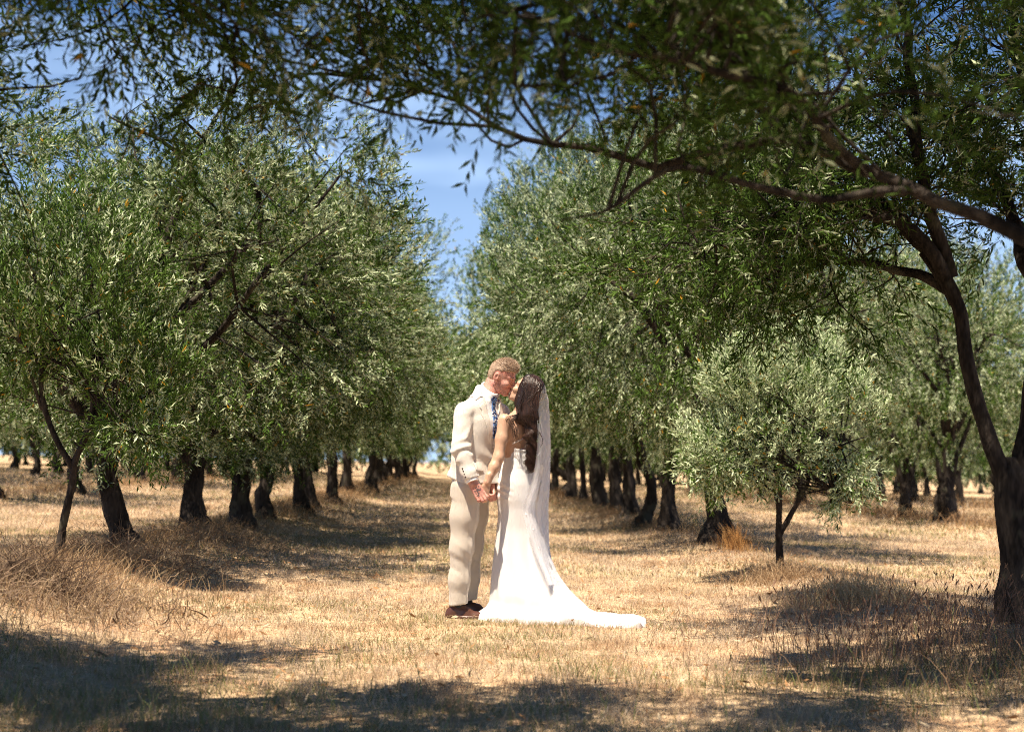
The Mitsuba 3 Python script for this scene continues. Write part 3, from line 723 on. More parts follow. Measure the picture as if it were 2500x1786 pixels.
# seed heads and straggling stalks in the open grass
for d0, d1, dens, hh in [(4.3, 7.5, 9, 0.17), (7.5, 22.0, 2.2, 0.13)]:
    x, y = scatter(rng, d0, d1, dens)
    n = len(x)
    col = np.where(rng.random((n, 1)) < (0.55 if d1 < 8 else 0.15), np.array([0.25, 0.30, 0.12]), np.array([0.6, 0.5, 0.3])) * (0.7 + 0.5 * rng.random((n, 1)))
    out.append(long_blades(x, y, hh * (0.5 + rng.random(n)), np.full(n, 0.004), rng, col, 0.3, head=0.035))
x, y = scatter(rng, 4.3, 7.6, 520)
k = meshkit.fbm(np.stack([x * 2.2, y * 2.2, x * 0 + 3], -1), 3, 51)
keep = rng.random(len(x)) < np.clip((k - 0.45) * 5, 0, 1)
x, y = x[keep], y[keep]
n = len(x)
col = np.where(rng.random((n, 1)) < 0.5, np.array([0.22, 0.25, 0.10]), np.array([0.5, 0.38, 0.22])) * (0.6 + 0.7 * rng.random((n, 1)))
out.append(long_blades(x, y, 0.05 + 0.10 * rng.random(n), np.full(n, 0.004), rng, col, 0.55))
n = 2600
x, y = -2.7 + rng.normal(size=n) * 0.5, 9.4 + rng.normal(size=n) * 1.1
out.append(long_blades(x, y, 0.08 + 0.24 * rng.random(n), np.full(n, 0.004), rng, np.array([0.46, 0.34, 0.21]) * (0.55 + 0.7 * rng.random((n, 1))), 0.6, (0.1, 0)))
# taller stalks with dark heads before the big trunk at the right
n = 750
x, y = 3.0 + rng.normal(size=n) * 0.62, 8.3 + rng.normal(size=n) * 0.55
out.append(long_blades(x, y, 0.14 + 0.32 * rng.random(n), np.full(n, 0.0035), rng, np.array([0.27, 0.17, 0.12]) * (0.6 + 0.8 * rng.random((n, 1))), 0.35, (0.05, 0), head=0.05))
n = 1500
x, y = 3.1 + rng.normal(size=n) * 0.7, 7.6 + rng.normal(size=n) * 0.7
out.append(long_blades(x, y, 0.08 + 0.2 * rng.random(n), np.full(n, 0.005), rng, np.where(rng.random((n, 1)) < 0.25, np.array([0.18, 0.2, 0.09]), np.array([0.33, 0.22, 0.14])) * (0.6 + 0.7 * rng.random((n, 1))), 0.6))
v, f, c = joinc(out)
scene['tall_grass'] = shape((v, f), 'mat_grass', False, c)
labels['tall_grass'] = {'label': 'long dry brown grass along the feet of the olive rows', 'category': 'long grass', 'kind': 'stuff'}


def tuft(name, label, cat, cx, cy, rx, ry, n, h, w, c0, c1, arch, wind=(0, 0), head=0.0, seed=0):
    r = np.random.default_rng(seed)
    x, y = cx + r.normal(size=n) * rx, cy + r.normal(size=n) * ry
    t = r.random((n, 1))
    col = (np.array(c0) * t + np.array(c1) * (1 - t)) * (0.7 + 0.5 * r.random((n, 1)))
    fall = np.exp(-(((x - cx) / rx) ** 2 + ((y - cy) / ry) ** 2) * 0.25)
    v, f, c = long_blades(x, y, h * (0.35 + 0.75 * r.random(n)) * (0.4 + 0.6 * fall), np.full(n, w), r, col, arch, wind, head)
    o = thing(name, label, cat)
    scene[o] = shape((v, f), 'mat_grass', False, c)
    labels[o]['kind'] = 'thing'
    return o


tuft('grass_tuft', 'bright orange tuft of dry grass beside the foot of the thick black trunk', 'grass tuft', 3.42, 17.3, 0.11, 0.11, 420, 0.42, 0.005, (0.60, 0.36, 0.15), (0.46, 0.25, 0.09), 0.35, (-0.1, 0), seed=1)
tuft('grass_tuft', 'pale straw tuft of long stalks in front of the young tree', 'grass tuft', 3.05, 10.9, 0.26, 0.22, 900, 0.36, 0.005, (0.72, 0.58, 0.36), (0.55, 0.40, 0.22), 0.55, (-0.15, 0), seed=2)
tuft('grass_tuft', 'brown drooping tuft round the foot of the young tree', 'grass tuft', 2.9, 12.9, 0.22, 0.2, 800, 0.32, 0.005, (0.52, 0.40, 0.26), (0.34, 0.23, 0.14), 0.95, (-0.1, 0), seed=3)


def weed_bush(label, cx, cy, rx, ry, h, n, seed, c0, c1):
    """A tangle of thin dead stems."""
    r = np.random.default_rng(seed)
    V, F, C, at = [], [], [], 0
    x, y = cx + r.normal(size=n) * rx, cy + r.normal(size=n) * ry
    z = gz(x, y)
    tone = meshkit.noise(np.stack([x * 4.5, y * 4.5, x * 0 + seed], -1), 61)
    for k in range(n):
        d = unit(np.array([r.normal() * 0.9, r.normal() * 0.9, 0.75 + 0.5 * r.random()]))
        fall = math.exp(-(((x[k] - cx) / rx) ** 2 + ((y[k] - cy) / ry) ** 2) * 0.22)
        L = h * (0.4 + 0.8 * r.random()) * (0.45 + 0.55 * fall) * (1.2 if k % 9 == 0 else 0.4 + 1.1 * tone[k])
        s = np.linspace(0, 1, 6)[:, None]
        q = np.array([x[k], y[k], z[k]]) + d * s * L + np.array([r.normal() * 0.3, r.normal() * 0.3, -0.35 * r.random()]) * L * s ** 2 + np.array([0, 0, h * 0.25 * r.random() * fall])
        q = q + r.normal(size=(6, 3)) * 0.012
        v, f = tube(q, np.linspace(0.0028, 0.0012, 6) * (2.2 if k % 13 == 0 else 1), 3, cap=False)
        V.append(v)
        F.append(f + at)
        C.append(np.repeat((np.array(c0) + (np.array(c1) - c0) * np.clip(tone[k] * 1.6 - 0.3 + 0.3 * r.normal(), 0, 1))[None] * (0.7 + 0.6 * r.random()), len(v), 0))
        at += len(v)
    o = thing('dead_weed_bush', label, 'bush')
    scene[o] = shape((np.vstack(V), np.vstack(F)), 'mat_grass', False, np.vstack(C))


weed_bush('tangled reddish brown dead bush at the lower left', -2.8, 9.0, 0.46, 0.5, 0.36, 1500, 4, (0.40, 0.30, 0.215), (0.09, 0.062, 0.045))
weed_bush('tangled brown weeds round the foot of the leaning trunk', -2.95, 12.0, 0.5, 0.8, 0.27, 1000, 5, (0.44, 0.33, 0.22), (0.22, 0.14, 0.09))
weed_bush('tangled brown weeds round the bulging trunk of the left row', -2.55, 15.6, 0.4, 0.9, 0.24, 800, 6, (0.44, 0.33, 0.22), (0.24, 0.16, 0.10))

# ------------------------------------------------------------------ implicit surfaces for the people
def smin(a, b, k):
    h = np.clip(0.5 + 0.5 * (b - a) / k, 0, 1)
    return b + (a - b) * h - k * h * (1 - h)


def smax(a, b, k):
    return -smin(-a, -b, k)


def cone(p, a, b, ra, rb):
    a, b = np.asarray(a, float), np.asarray(b, float)
    ab, q = b - a, p - a
    n = ab @ ab
    dot = q @ ab
    t = np.clip(dot / n, 0, 1)
    return np.sqrt(np.maximum(np.einsum('ij,ij->i', q, q) - t * (2 * dot - t * n), 0)) - (ra + (rb - ra) * t)


def disp(d, p, fn, band=0.04):
    """Adds the displacement fn(p) where the surface is near."""
    m = np.abs(d) < band
    if m.any():
        d = d.copy()
        d[m] += fn(p[m])
    return d


def close_to(p, c, r, fn, far=0.06):
    """fn evaluated only within r of c; elsewhere a rough distance."""
    e = np.linalg.norm(p - np.asarray(c), axis=1)
    out = np.maximum(e - r + far, far)
    m = e < r
    if m.any():
        out[m] = fn(p[m])
    return out


def chain(p, pts, rad, k=0.02):
    d = cone(p, pts[0], pts[1], rad[0], rad[1])
    for i in range(1, len(pts) - 1):
        d = smin(d, cone(p, pts[i], pts[i + 1], rad[i], rad[i + 1]), k)
    return d


def ell(p, c, r, R=None):
    q = p - np.asarray(c, float)
    if R is not None:
        q = q @ np.asarray(R)
    r = np.asarray(r, float)
    k0 = np.linalg.norm(q / r, axis=1)
    k1 = np.linalg.norm(q / r ** 2, axis=1) + 1e-9
    return k0 * (k0 - 1) / k1


def loft(p, table, yaw, power=2.0):
    """table rows: z, centre u, centre v, half width across, half depth; yaw: direction (radians) in which the front looks."""
    tb = np.asarray(table, float)
    tb = tb[np.argsort(tb[:, 0])]
    zs = np.linspace(tb[0, 0], tb[-1, 0], 200)
    from scipy.interpolate import PchipInterpolator
    cols = PchipInterpolator(tb[:, 0], tb[:, 1:], axis=0)(zs)
    z = np.clip(p[:, 2], zs[0], zs[-1])
    cu, cv, a, b = (np.interp(z, zs, cols[:, i]) for i in range(4))
    x, y = p[:, 0] - cu, p[:, 1] - cv
    fx, fy = math.cos(yaw), math.sin(yaw)
    s, t = np.abs(x * fy - y * fx), np.abs(x * fx + y * fy)
    k = ((s / a) ** power + (t / b) ** power) ** (1 / power)
    g = np.sqrt((s / a ** 2) ** 2 + (t / b ** 2) ** 2) + 1e-6
    d = np.where(k > 0.3, k * (k - 1) / np.maximum(g, 1e-6) * 1.0, -np.minimum(a, b) * 0.7)
    dz = np.maximum(zs[0] - p[:, 2], p[:, 2] - zs[-1])
    return np.maximum(d, dz)


def surface(fn, lo, hi, h):
    """Surface nets of fn < 0 on a grid of spacing h, evaluated only in blocks near the surface."""
    lo, hi = np.asarray(lo, float), np.asarray(hi, float)
    B = 12
    nb = np.ceil((hi - lo) / (h * B)).astype(int)
    n = nb * B + 1
    F = np.full(n, 1.0, np.float32)
    bi = np.stack(np.meshgrid(*[np.arange(k) for k in nb], indexing='ij'), -1).reshape(-1, 3)
    cen = lo + (bi + 0.5) * h * B
    dc = fn(cen)
    near = np.abs(dc) < h * B * 0.87 * 1.12 + 0.014
    for b, d in zip(bi[~near], dc[~near]):
        if d < 0:
            F[b[0] * B:b[0] * B + B + 1, b[1] * B:b[1] * B + B + 1, b[2] * B:b[2] * B + B + 1] = -1
    loc = np.stack(np.meshgrid(*[np.arange(B + 1)] * 3, indexing='ij'), -1).reshape(-1, 3)
    nbk = bi[near]
    for s in range(0, len(nbk), 60):
        blk = nbk[s:s + 60]
        idx = blk[:, None] * B + loc[None]
        val = fn((lo + idx.reshape(-1, 3) * h)).reshape(len(blk), B + 1, B + 1, B + 1)
        for b, q in zip(blk, val):
            F[b[0] * B:b[0] * B + B + 1, b[1] * B:b[1] * B + B + 1, b[2] * B:b[2] * B + B + 1] = q
    F[0], F[-1], F[:, 0], F[:, -1], F[:, :, 0], F[:, :, -1] = 1, 1, 1, 1, 1, 1
    S = F < 0
    c = [S[i:n[0] - 1 + i, j:n[1] - 1 + j, k:n[2] - 1 + k] for i in (0, 1) for j in (0, 1) for k in (0, 1)]
    tot = sum(x.astype(np.int8) for x in c)
    cells = np.argwhere((tot > 0) & (tot < 8))
    vid = np.full(n - 1, -1, np.int64)
    vid[tuple(cells.T)] = np.arange(len(cells))
    acc, cnt = np.zeros((len(cells), 3)), np.zeros(len(cells))
    corners = [np.array(q) for q in np.ndindex(2, 2, 2)]
    for a in corners:
        for ax in range(3):
            if a[ax] == 0:
                b = a.copy()
                b[ax] = 1
                fa, fb = F[tuple((cells + a).T)], F[tuple((cells + b).T)]
                m = (fa < 0) != (fb < 0)
                t = fa[m] / (fa[m] - fb[m])
                acc[m] += a + (b - a) * t[:, None]
                cnt[m] += 1
    V = lo + (cells + acc / cnt[:, None]) * h
    faces = []
    for ax in range(3):
        u, v = (ax + 1) % 3, (ax + 2) % 3
        sl0, sl1 = [slice(1, -1)] * 3, [slice(1, -1)] * 3
        sl0[ax], sl1[ax] = slice(0, -1), slice(1, None)
        e = np.argwhere(S[tuple(sl0)] != S[tuple(sl1)])
        off = np.ones(3, int)
        off[ax] = 0
        e = e + off
        inside = S[tuple(e.T)]
        du, dv = np.zeros(3, int), np.zeros(3, int)
        du[u], dv[v] = 1, 1
        q = np.stack([vid[tuple((e - du - dv).T)], vid[tuple((e - dv).T)], vid[tuple(e.T)], vid[tuple((e - du).T)]], 1)
        q[~inside] = q[~inside][:, ::-1]
        faces.append(q)
    Q = np.vstack(faces)
    Q = Q[(Q >= 0).all(1)]
    return V, np.vstack([Q[:, [0, 1, 2]], Q[:, [0, 2, 3]]])


def noise3(p, f, seed, octv=2):
    return meshkit.fbm(p * np.asarray(f, float), octv, seed) - 0.5


# ------------------------------------------------------------------ the couple: local axes u right, v away, z up; origin between them
CX, CY = 0.375, 10.1
CZ = float(gz(CX, CY))
PL = T().translate([CX, CY, CZ + 0.0]) @ T().rotate([0, 0, 1], -math.degrees(YAW))


def pshape(vf, bsdf, smooth=True, color=None):
    s = mikit.ply(vf, bsdf, smooth=smooth, color=color)
    s['to_world'] = PL
    return s


def head_frame(C, yaw, pitch, roll=0.0):
    """Columns: forward, left, up. yaw: looking direction in the ground plane; pitch: up is positive."""
    f = np.array([math.cos(yaw) * math.cos(pitch), math.sin(yaw) * math.cos(pitch), math.sin(pitch)])
    l = np.array([-math.sin(yaw), math.cos(yaw), 0.0])
    u = np.cross(f, l)
    l, u = l * math.cos(roll) + u * math.sin(roll), u * math.cos(roll) - l * math.sin(roll)
    return np.array(C, float), np.stack([f, l, u], 1)


def head_sdf(p, fr, man):
    C, R = fr
    q = (p - C) @ R
    q = q / (1.0 if man else 0.955)
    m = q.copy()
    m[:, 1] = np.abs(m[:, 1])
    d = ell(q, (-0.012, 0, 0.035), (0.096, 0.074, 0.084))
    d = smin(d, ell(q, (0.024, 0, -0.03), (0.062, 0.056, 0.083)), 0.03)
    jw = 0.052 if man else 0.045
    d = smin(d, cone(m, (-0.012, jw, -0.052), (0.062, 0.016, -0.100), 0.024, 0.017), 0.022)
    d = smin(d, ell(q, (0.070, 0, -0.100), (0.018, 0.024 if man else 0.017, 0.016)), 0.018)
    d = smin(d, ell(m, (0.058, 0.040, -0.028), (0.026, 0.024, 0.022)), 0.02)
    d = smin(d, cone(m, (0.083, 0.0, 0.022), (0.068, 0.042, 0.022), 0.012, 0.012), 0.014)
    d = smax(d, -ell(m, (0.098, 0.033, 0.001), (0.020, 0.019, 0.012)), 0.012)
    d = smin(d, ell(m, (0.072, 0.032, -0.001), (0.014, 0.016, 0.0125)), 0.004)
    # closed lids: a crease across the lid
    d = smax(d, -ell(m, (0.0865, 0.032, -0.0055), (0.004, 0.015, 0.0018)), 0.003)
    d = smin(d, chain(q, [(0.086, 0, 0.012), (0.099, 0, -0.008), (0.111, 0, -0.030)], [0.008, 0.009, 0.0115], 0.012), 0.012)
    d = smin(d, ell(m, (0.097, 0.012, -0.035), (0.012, 0.009, 0.009)), 0.008)
    d = smin(d, ell(q, (0.078, 0, -0.066), (0.02, 0.026, 0.018)), 0.015)
    lip = 0.006 if man else 0.0075
    d = smin(d, cone(m, (0.094, 0.0, -0.0625), (0.082, 0.021, -0.066), lip, 0.003), 0.005)
    d = smin(d, cone(m, (0.091, 0.0, -0.0735), (0.081, 0.020, -0.069), lip * 1.1, 0.003), 0.005)
    # ears
    e = ell(m, (-0.016, 0.077, -0.004), (0.021, 0.010, 0.032), np.array([[0.97, 0.22, 0.1], [-0.22, 0.97, 0], [-0.1, 0, 1]]))
    e = smax(e, -ell(m, (-0.010, 0.088, 0.0), (0.012, 0.010, 0.019)), 0.004)
    e = smin(e, ell(m, (-0.008, 0.074, -0.030), (0.009, 0.006, 0.010)), 0.006)
    d = smin(d, e, 0.006)
    return d * (1.0 if man else 0.955)


def finger(p, root, dirs, lens, r0, r1):
    pts = [np.array(root, float)]
    for d, l in zip(dirs, lens):
        pts.append(pts[-1] + unit(d) * l)
    return chain(p, pts, np.linspace(r0, r1, len(pts)), 0.004)


# ---- groom
GY = math.radians(-42)                       # his chest looks right and towards the camera
gf, gr = np.array([math.cos(GY), math.sin(GY), 0]), np.array([math.sin(GY), -math.cos(GY), 0])     # front, his right
GH = head_frame((-0.037, 0.012, 1.700), math.radians(-20), math.radians(-24), math.radians(3))
gs = np.array([-0.178, 0.0, 1.452])
SH_R, SH_L = gs + gr * 0.185, gs - gr * 0.185
EL_R, WR_R = np.array([-0.325, -0.215, 1.185]), np.array([-0.235, -0.262, 0.945])
EL_L, WR_L = np.array([-0.02, 0.17, 1.19]), np.array([-0.115, -0.02, 0.95])


def groom_hand_r(p):
    """His right hand, back of the hand to the camera, fingers closed round hers."""
    w, k = WR_R, np.array([-0.183, -0.272, 0.865])
    ax = unit(k - w)
    side = unit(np.cross(ax, [0.15, -1, 0.1]))          # across the knuckles
    if side[0] < 0:
        side = -side
    nrm = np.cross(side, ax)
    if nrm[1] > 0:
        nrm = -nrm                                       # out of the back of the hand
    d = cone(p, w - ax * 0.06, w, 0.031, 0.028)
    for s, e in ((-0.030, 0.9), (-0.010, 1.0), (0.010, 1.02), (0.029, 0.96)):
        d = smin(d, cone(p, w + side * s * 0.55, w + ax * 0.088 * e + side * s, 0.017, 0.0115), 0.012)
    for s, e, l in ((-0.031, 0.9, 0.8), (-0.0105, 1.0, 0.95), (0.0105, 1.02, 1.0), (0.030, 0.96, 0.92)):
        root = w + ax * 0.088 * e + side * s
        fan = side * s * 2.2
        d = smin(d, finger(p, root, [ax * 0.9 + nrm * 0.12 + fan, ax * 0.25 - nrm * 0.9 + side * 0.25, -ax * 0.7 - nrm * 0.5 + side * 0.2], [0.044 * l, 0.027 * l, 0.02 * l], 0.0105, 0.0082), 0.004)
    d = smin(d, finger(p, w + ax * 0.03 + side * 0.027 - nrm * 0.008, [ax * 0.7 + side * 0.55 - nrm * 0.5, ax * 0.9 - nrm * 0.5 + side * 0.1, ax * 0.8 - nrm * 0.6 - side * 0.2], [0.036, 0.032, 0.026], 0.0135, 0.009), 0.008)
    return d


def groom_hand_l(p):
    w, k = WR_L, np.array([-0.10, -0.09, 0.866])
    ax = unit(k - w)
    side = unit(np.cross(ax, [1.0, 0.1, 0]))
    nrm = np.cross(side, ax)
    if nrm[0] < 0:
        nrm = -nrm
    d = cone(p, w - ax * 0.06, w, 0.030, 0.027)
    for s in (-0.028, -0.009, 0.010, 0.028):
        d = smin(d, cone(p, w + side * s * 0.55, w + ax * 0.085 + side * s, 0.017, 0.011), 0.012)
        d = smin(d, finger(p, w + ax * 0.085 + side * s, [ax + nrm * 0.1, ax * 0.3 - nrm * 0.9, -ax * 0.6 - nrm * 0.6], [0.042, 0.026, 0.02], 0.0105, 0.008), 0.004)
    return smin(d, finger(p, w + ax * 0.03 - side * 0.027, [ax - side * 0.5 + nrm * 0.3, ax + nrm * 0.2, ax], [0.036, 0.03, 0.025], 0.013, 0.009), 0.008)


G_HIP_R, G_HIP_L = np.array([-0.285, -0.085, 0.93]), np.array([-0.225, 0.10, 0.93])
G_KN_R, G_KN_L = np.array([-0.322, -0.085, 0.50]), np.array([-0.258, 0.125, 0.50])
G_AN_R, G_AN_L = np.array([-0.352, -0.075, 0.09]), np.array([-0.290, 0.155, 0.09])
G_TORSO = [(0.90, -0.245, 0.01, 0.16, 0.115), (1.05, -0.235, 0.0, 0.165, 0.115), (1.2, -0.21, 0.0, 0.18, 0.125), (1.35, -0.188, 0.0, 0.185, 0.12), (1.45, -0.178, 0.0, 0.15, 0.09), (1.53, -0.165, 0.0, 0.07, 0.065)]


def groom_body(p):
    d = close_to(p, GH[0], 0.24, lambda q: head_sdf(q, GH, True))
    C, R = GH
    nk = C + R @ np.array([-0.045, 0, -0.06])
    d = smin(d, cone(p, nk, (-0.165, 0.0, 1.47), 0.060, 0.066), 0.02)
    d = smin(d, loft(p, G_TORSO, GY), 0.04)
    for S, E, W in ((SH_R, EL_R, WR_R), (SH_L, EL_L, WR_L)):
        d = smin(d, chain(p, [S, E, W], [0.055, 0.04, 0.028], 0.03), 0.03)
    for H, K, A in ((G_HIP_R, G_KN_R, G_AN_R), (G_HIP_L, G_KN_L, G_AN_L)):
        d = smin(d, chain(p, [H, K, A], [0.085, 0.052, 0.031], 0.03), 0.03)
        d = smin(d, cone(p, A + [0.0, 0, -0.03], A + [0.12, 0, -0.058], 0.028, 0.018), 0.02)
    d = smin(d, close_to(p, (-0.19, -0.265, 0.88), 0.17, groom_hand_r), 0.01)
    return smin(d, close_to(p, (-0.10, -0.06, 0.88), 0.17, groom_hand_l), 0.01)


def folds(p, S, E, W, amp):
    """Wrinkles across a sleeve, strongest round the elbow and above the cuff."""
    ax = unit(W - S)
    t = (p - S) @ ax
    L = np.linalg.norm(E - S)
    g = np.exp(-((t - L) / 0.13) ** 2) + 0.6 * np.exp(-((t - L - 0.19) / 0.07) ** 2) + 0.35
    q = p + np.array([0.3, 0.2, -0.5]) * noise3(p, 7, 3)[:, None] * 0.12
    w = np.sin((q @ unit(ax + np.array([0.35, 0.5, 0.1]))) * 78 + 7.0 * noise3(p, 9, 8)) * (0.4 + 1.2 * meshkit.noise(p * 13, 4))
    return amp * g * w


J_TABLE = [(0.945, -0.238, 0.015, 0.205, 0.185), (1.0, -0.236, 0.01, 0.200, 0.172), (1.1, -0.222, 0.0, 0.195, 0.148), (1.2, -0.208, 0.0, 0.2, 0.143), (1.3, -0.196, 0.0, 0.208, 0.145), (1.38, -0.188, 0.0, 0.205, 0.138),
           (1.44, -0.182, 0.0, 0.185, 0.118), (1.49, -0.176, 0.0, 0.155, 0.104), (1.53, -0.168, 0.0, 0.120, 0.095), (1.57, -0.158, 0.0, 0.096, 0.088), (1.61, -0.147, 0.0, 0.086, 0.084), (1.68, -0.128, 0.0, 0.080, 0.080)]


def front_coords(p):
    """Across the chest (towards his right positive), out of the chest, measured from the body's axis."""
    cu = np.interp(p[:, 2], [0.95, 1.2, 1.45, 1.53, 1.61, 1.68], [-0.238, -0.208, -0.181, -0.168, -0.147, -0.128])
    q = p - np.stack([cu, cu * 0, cu * 0], 1)
    return q @ gr, q @ gf


def jacket(p):
    d = loft(p, J_TABLE, GY, 2.25)
    d = disp(d, p, lambda p: 0.0045 * np.sin(p @ np.array([26.0, 10, 30]) + 5 * noise3(p, 5, 17)) * np.exp(-((p[:, 2] - 1.1) / 0.16) ** 2) + 0.006 * noise3(p, (9, 9, 5), 12))
    for S in (SH_R, SH_L):
        d = smin(d, cone(p, S + [0, 0, 0.006], gs + [0.012, 0, 0.062], 0.058, 0.07), 0.05)
    for S, E, W, A in ((SH_R, EL_R, WR_R, 0.0034), (SH_L, EL_L, WR_L, 0.004)):
        dw = unit(W - E)
        W2 = W - dw * 0.035
        a = chain(p, [S + [0, 0, -0.012], E, W2], [0.075, 0.064, 0.056], 0.03)
        a = disp(a, p, lambda p: folds(p, S, E, W, A))
        a = smax(a, (p - W2) @ dw, 0.006)
        d = smin(d, a, 0.012)
    d = smax(d, 0.945 + 0.06 * np.clip((-0.30 - p[:, 0]) / 0.15, 0, 1) - p[:, 2], 0.006)
    # the open front: a V down to the buttons
    s, t = front_coords(p)
    V = np.abs(s) - np.interp(p[:, 2], [1.13, 1.2, 1.36, 1.5, 1.58], [-0.02, 0.006, 0.052, 0.068, 0.075])
    V = np.maximum(V, -(t - 0.015))
    d = smax(d, -V, 0.004)
    # neck hole and the collar line, high behind and low in front
    C, R = GH
    d = smax(d, -cone(p, (-0.165, 0.0, 1.44), C + R @ np.array([-0.045, 0, -0.07]), 0.068, 0.075), 0.004)
    return smax(d, (p[:, 2] - (1.600 - 0.62 * np.clip(t, -0.12, 0.12))) * 0.85, 0.005)


def shirt(p):
    d = loft(p, [(z, a, b, c - 0.016, e - 0.014) for z, a, b, c, e in J_TABLE], GY, 2.2)
    s, t = front_coords(p)
    d = smax(d, (p[:, 2] - (1.585 - 0.7 * np.clip(t, -0.1, 0.1))) * 0.8, 0.004)
    # the turned-down collar round the neck, open under the chin
    C, R = GH
    A, B = np.array([-0.172, 0.0, 1.50]), C + R @ np.array([-0.048, 0, -0.055])
    col = cone(p, A, B, 0.085, 0.073)
    col = smax(col, (p[:, 2] - (1.628 - 0.62 * np.clip(t, -0.12, 0.12))) * 0.85, 0.004)
    col = smax(col, (1.52 - 0.7 * np.clip(t, -0.12, 0.12) - p[:, 2]) * 0.8, 0.004)
    col = smax(col, -np.maximum(np.abs(s) - np.clip(0.055 - (p[:, 2] - 1.455) * 0.55, 0.008, 1) * (p[:, 2] < 1.56), -(t - 0.03)), 0.003)
    hollow = cone(p, A - [0, 0, 0.06], B, 0.069, 0.066)
    d = smin(d, smax(col, -hollow, 0.003), 0.006)
    return smax(d, 1.0 - p[:, 2], 0.004)


def trousers(p):
    d = loft(p, [(0.86, -0.255, 0.008, 0.175, 0.128), (0.95, -0.248, 0.005, 0.172, 0.122), (1.06, -0.235, 0.0, 0.165, 0.115)], GY)
    for H, K, A, ph in ((G_HIP_R, G_KN_R, G_AN_R, 0), (G_HIP_L, G_KN_L, G_AN_L, 2.0)):
        kn = K + [0, 0, 0]
        l = chain(p, [H + [0, 0, -0.02], H * 0.5 + K * 0.5, kn, K * 0.45 + A * 0.55, A + [0.004, 0, -0.02]], [0.104, 0.093, 0.078, 0.068, 0.066], 0.05)
        wr = lambda p: 0.0012 * np.sin(p[:, 2] * 82 + p[:, 0] * 75 + p[:, 1] * 40 + 7 * noise3(p, 5, 31 + int(ph))) * (np.exp(-((p[:, 2] - 0.42) / 0.12) ** 2) + 0.7 * np.exp(-((p[:, 2] - 0.09) / 0.06) ** 2) + 0.06)
        # the pressed crease in front
        c = np.interp(p[:, 2], [A[2], K[2], H[2]], [A[0], K[0], H[0]])
        cv = np.interp(p[:, 2], [A[2], K[2], H[2]], [A[1], K[1], H[1]])
        ang = np.arctan2(p[:, 1] - cv, p[:, 0] - c)
        l = l - 0.008 * np.exp(-((ang - math.radians(-38)) / 0.16) ** 2)
        l = disp(l, p, lambda p: wr(p) + 0.005 * noise3(p, (10, 10, 4), 33))
        d = smin(d, l, 0.035)
    return smax(d, 0.105 + 0.018 * np.clip((p[:, 0] + 0.33) * 8, -0.5, 1) - p[:, 2], 0.005)


def shoe(p, A):
    q = p - np.array([A[0] + 0.0, A[1], 0.0])
    sole = np.maximum(ell(q * [1, 1, 0] + [0, 0, 0], (0.07, 0, 0), (0.155, 0.050, 1.0)), np.abs(q[:, 2] - 0.014) - 0.012)
    up = ell(q, (0.065, 0, 0.02), (0.148, 0.045, 0.042))
    up = smin(up, ell(q, (-0.025, 0, 0.045), (0.055, 0.040, 0.052)), 0.03)
    up = smin(up, cone(q, (-0.015, 0, 0.072), (0.075, 0, 0.056), 0.041, 0.032), 0.02)
    up = smax(up, -cone(q, (0.0, 0, 0.115), (0.0, 0, 0.2), 0.034, 0.034), 0.004)
    up = np.maximum(up, 0.012 - q[:, 2])
    return smin(up, sole, 0.004)


def lum_skin(tone, ruddy):
    def fn(p, n, uv):
        a = mikit.fbm(p.x * 28, p.y * 28, p.z * 28, 3)
        b = mikit.fbm(p.x * 160, p.y * 160, p.z * 160, 2)
        return mikit.mix(tone, ruddy, mikit.smoothstep(0.35, 0.7, a) * 0.6) * (0.9 + 0.2 * b)
    return fn


scene['mat_skin_man'] = {'type': 'principled', 'base_color': proc(lum_skin([0.58, 0.31, 0.25], [0.52, 0.19, 0.155])), 'roughness': 0.48, 'specular': 0.4}
scene['mat_skin_woman'] = {'type': 'principled', 'base_color': proc(lum_skin([0.52, 0.335, 0.235], [0.46, 0.27, 0.185])), 'roughness': 0.42, 'specular': 0.45}


def linen(c, amt):
    def fn(p, n, uv):
        w = mikit.fbm(p.x * 420, p.y * 420, p.z * 90, 2) * 0.5 + mikit.fbm(p.x * 110, p.y * 110, p.z * 420, 2) * 0.5
        return mi.Color3f(c) * (1 - amt + 2 * amt * w)
    return fn


def cloth_bump(p, n, uv):
    return mikit.fbm(p.x * 38, p.y * 38, p.z * 26, 3) + 0.25 * mikit.fbm(p.x * 300, p.y * 300, p.z * 300, 2)


scene['mat_linen'] = {'type': 'bumpmap', 'arbitrary': proc(cloth_bump, 2e-3), 'scale': 0.0012,
                      'bsdf': {'type': 'principled', 'base_color': proc(linen([0.66, 0.63, 0.585], 0.08)), 'roughness': 0.85, 'specular': 0.15, 'sheen': 0.3}}
scene['mat_trouser'] = {'type': 'bumpmap', 'arbitrary': proc(cloth_bump, 2e-3), 'scale': 0.0012,
                        'bsdf': {'type': 'principled', 'base_color': proc(linen([0.55, 0.505, 0.445], 0.08)), 'roughness': 0.85, 'specular': 0.15, 'sheen': 0.3}}
scene['mat_shirt'] = {'type': 'principled', 'base_color': {'type': 'rgb', 'value': [0.80, 0.80, 0.82]}, 'roughness': 0.75, 'specular': 0.2}


def tie_color(p, n, uv):
    a = mikit.fbm(p.x * 55, p.y * 55, p.z * 55, 2)
    b = mikit.fbm(p.x * 90 + 9, p.y * 90, p.z * 90, 2)
    c = mikit.mix([0.015, 0.025, 0.09], [0.10, 0.22, 0.5], mikit.smoothstep(0.5, 0.6, a))
    return mikit.mix(c, [0.6, 0.68, 0.78], mikit.smoothstep(0.6, 0.66, b))


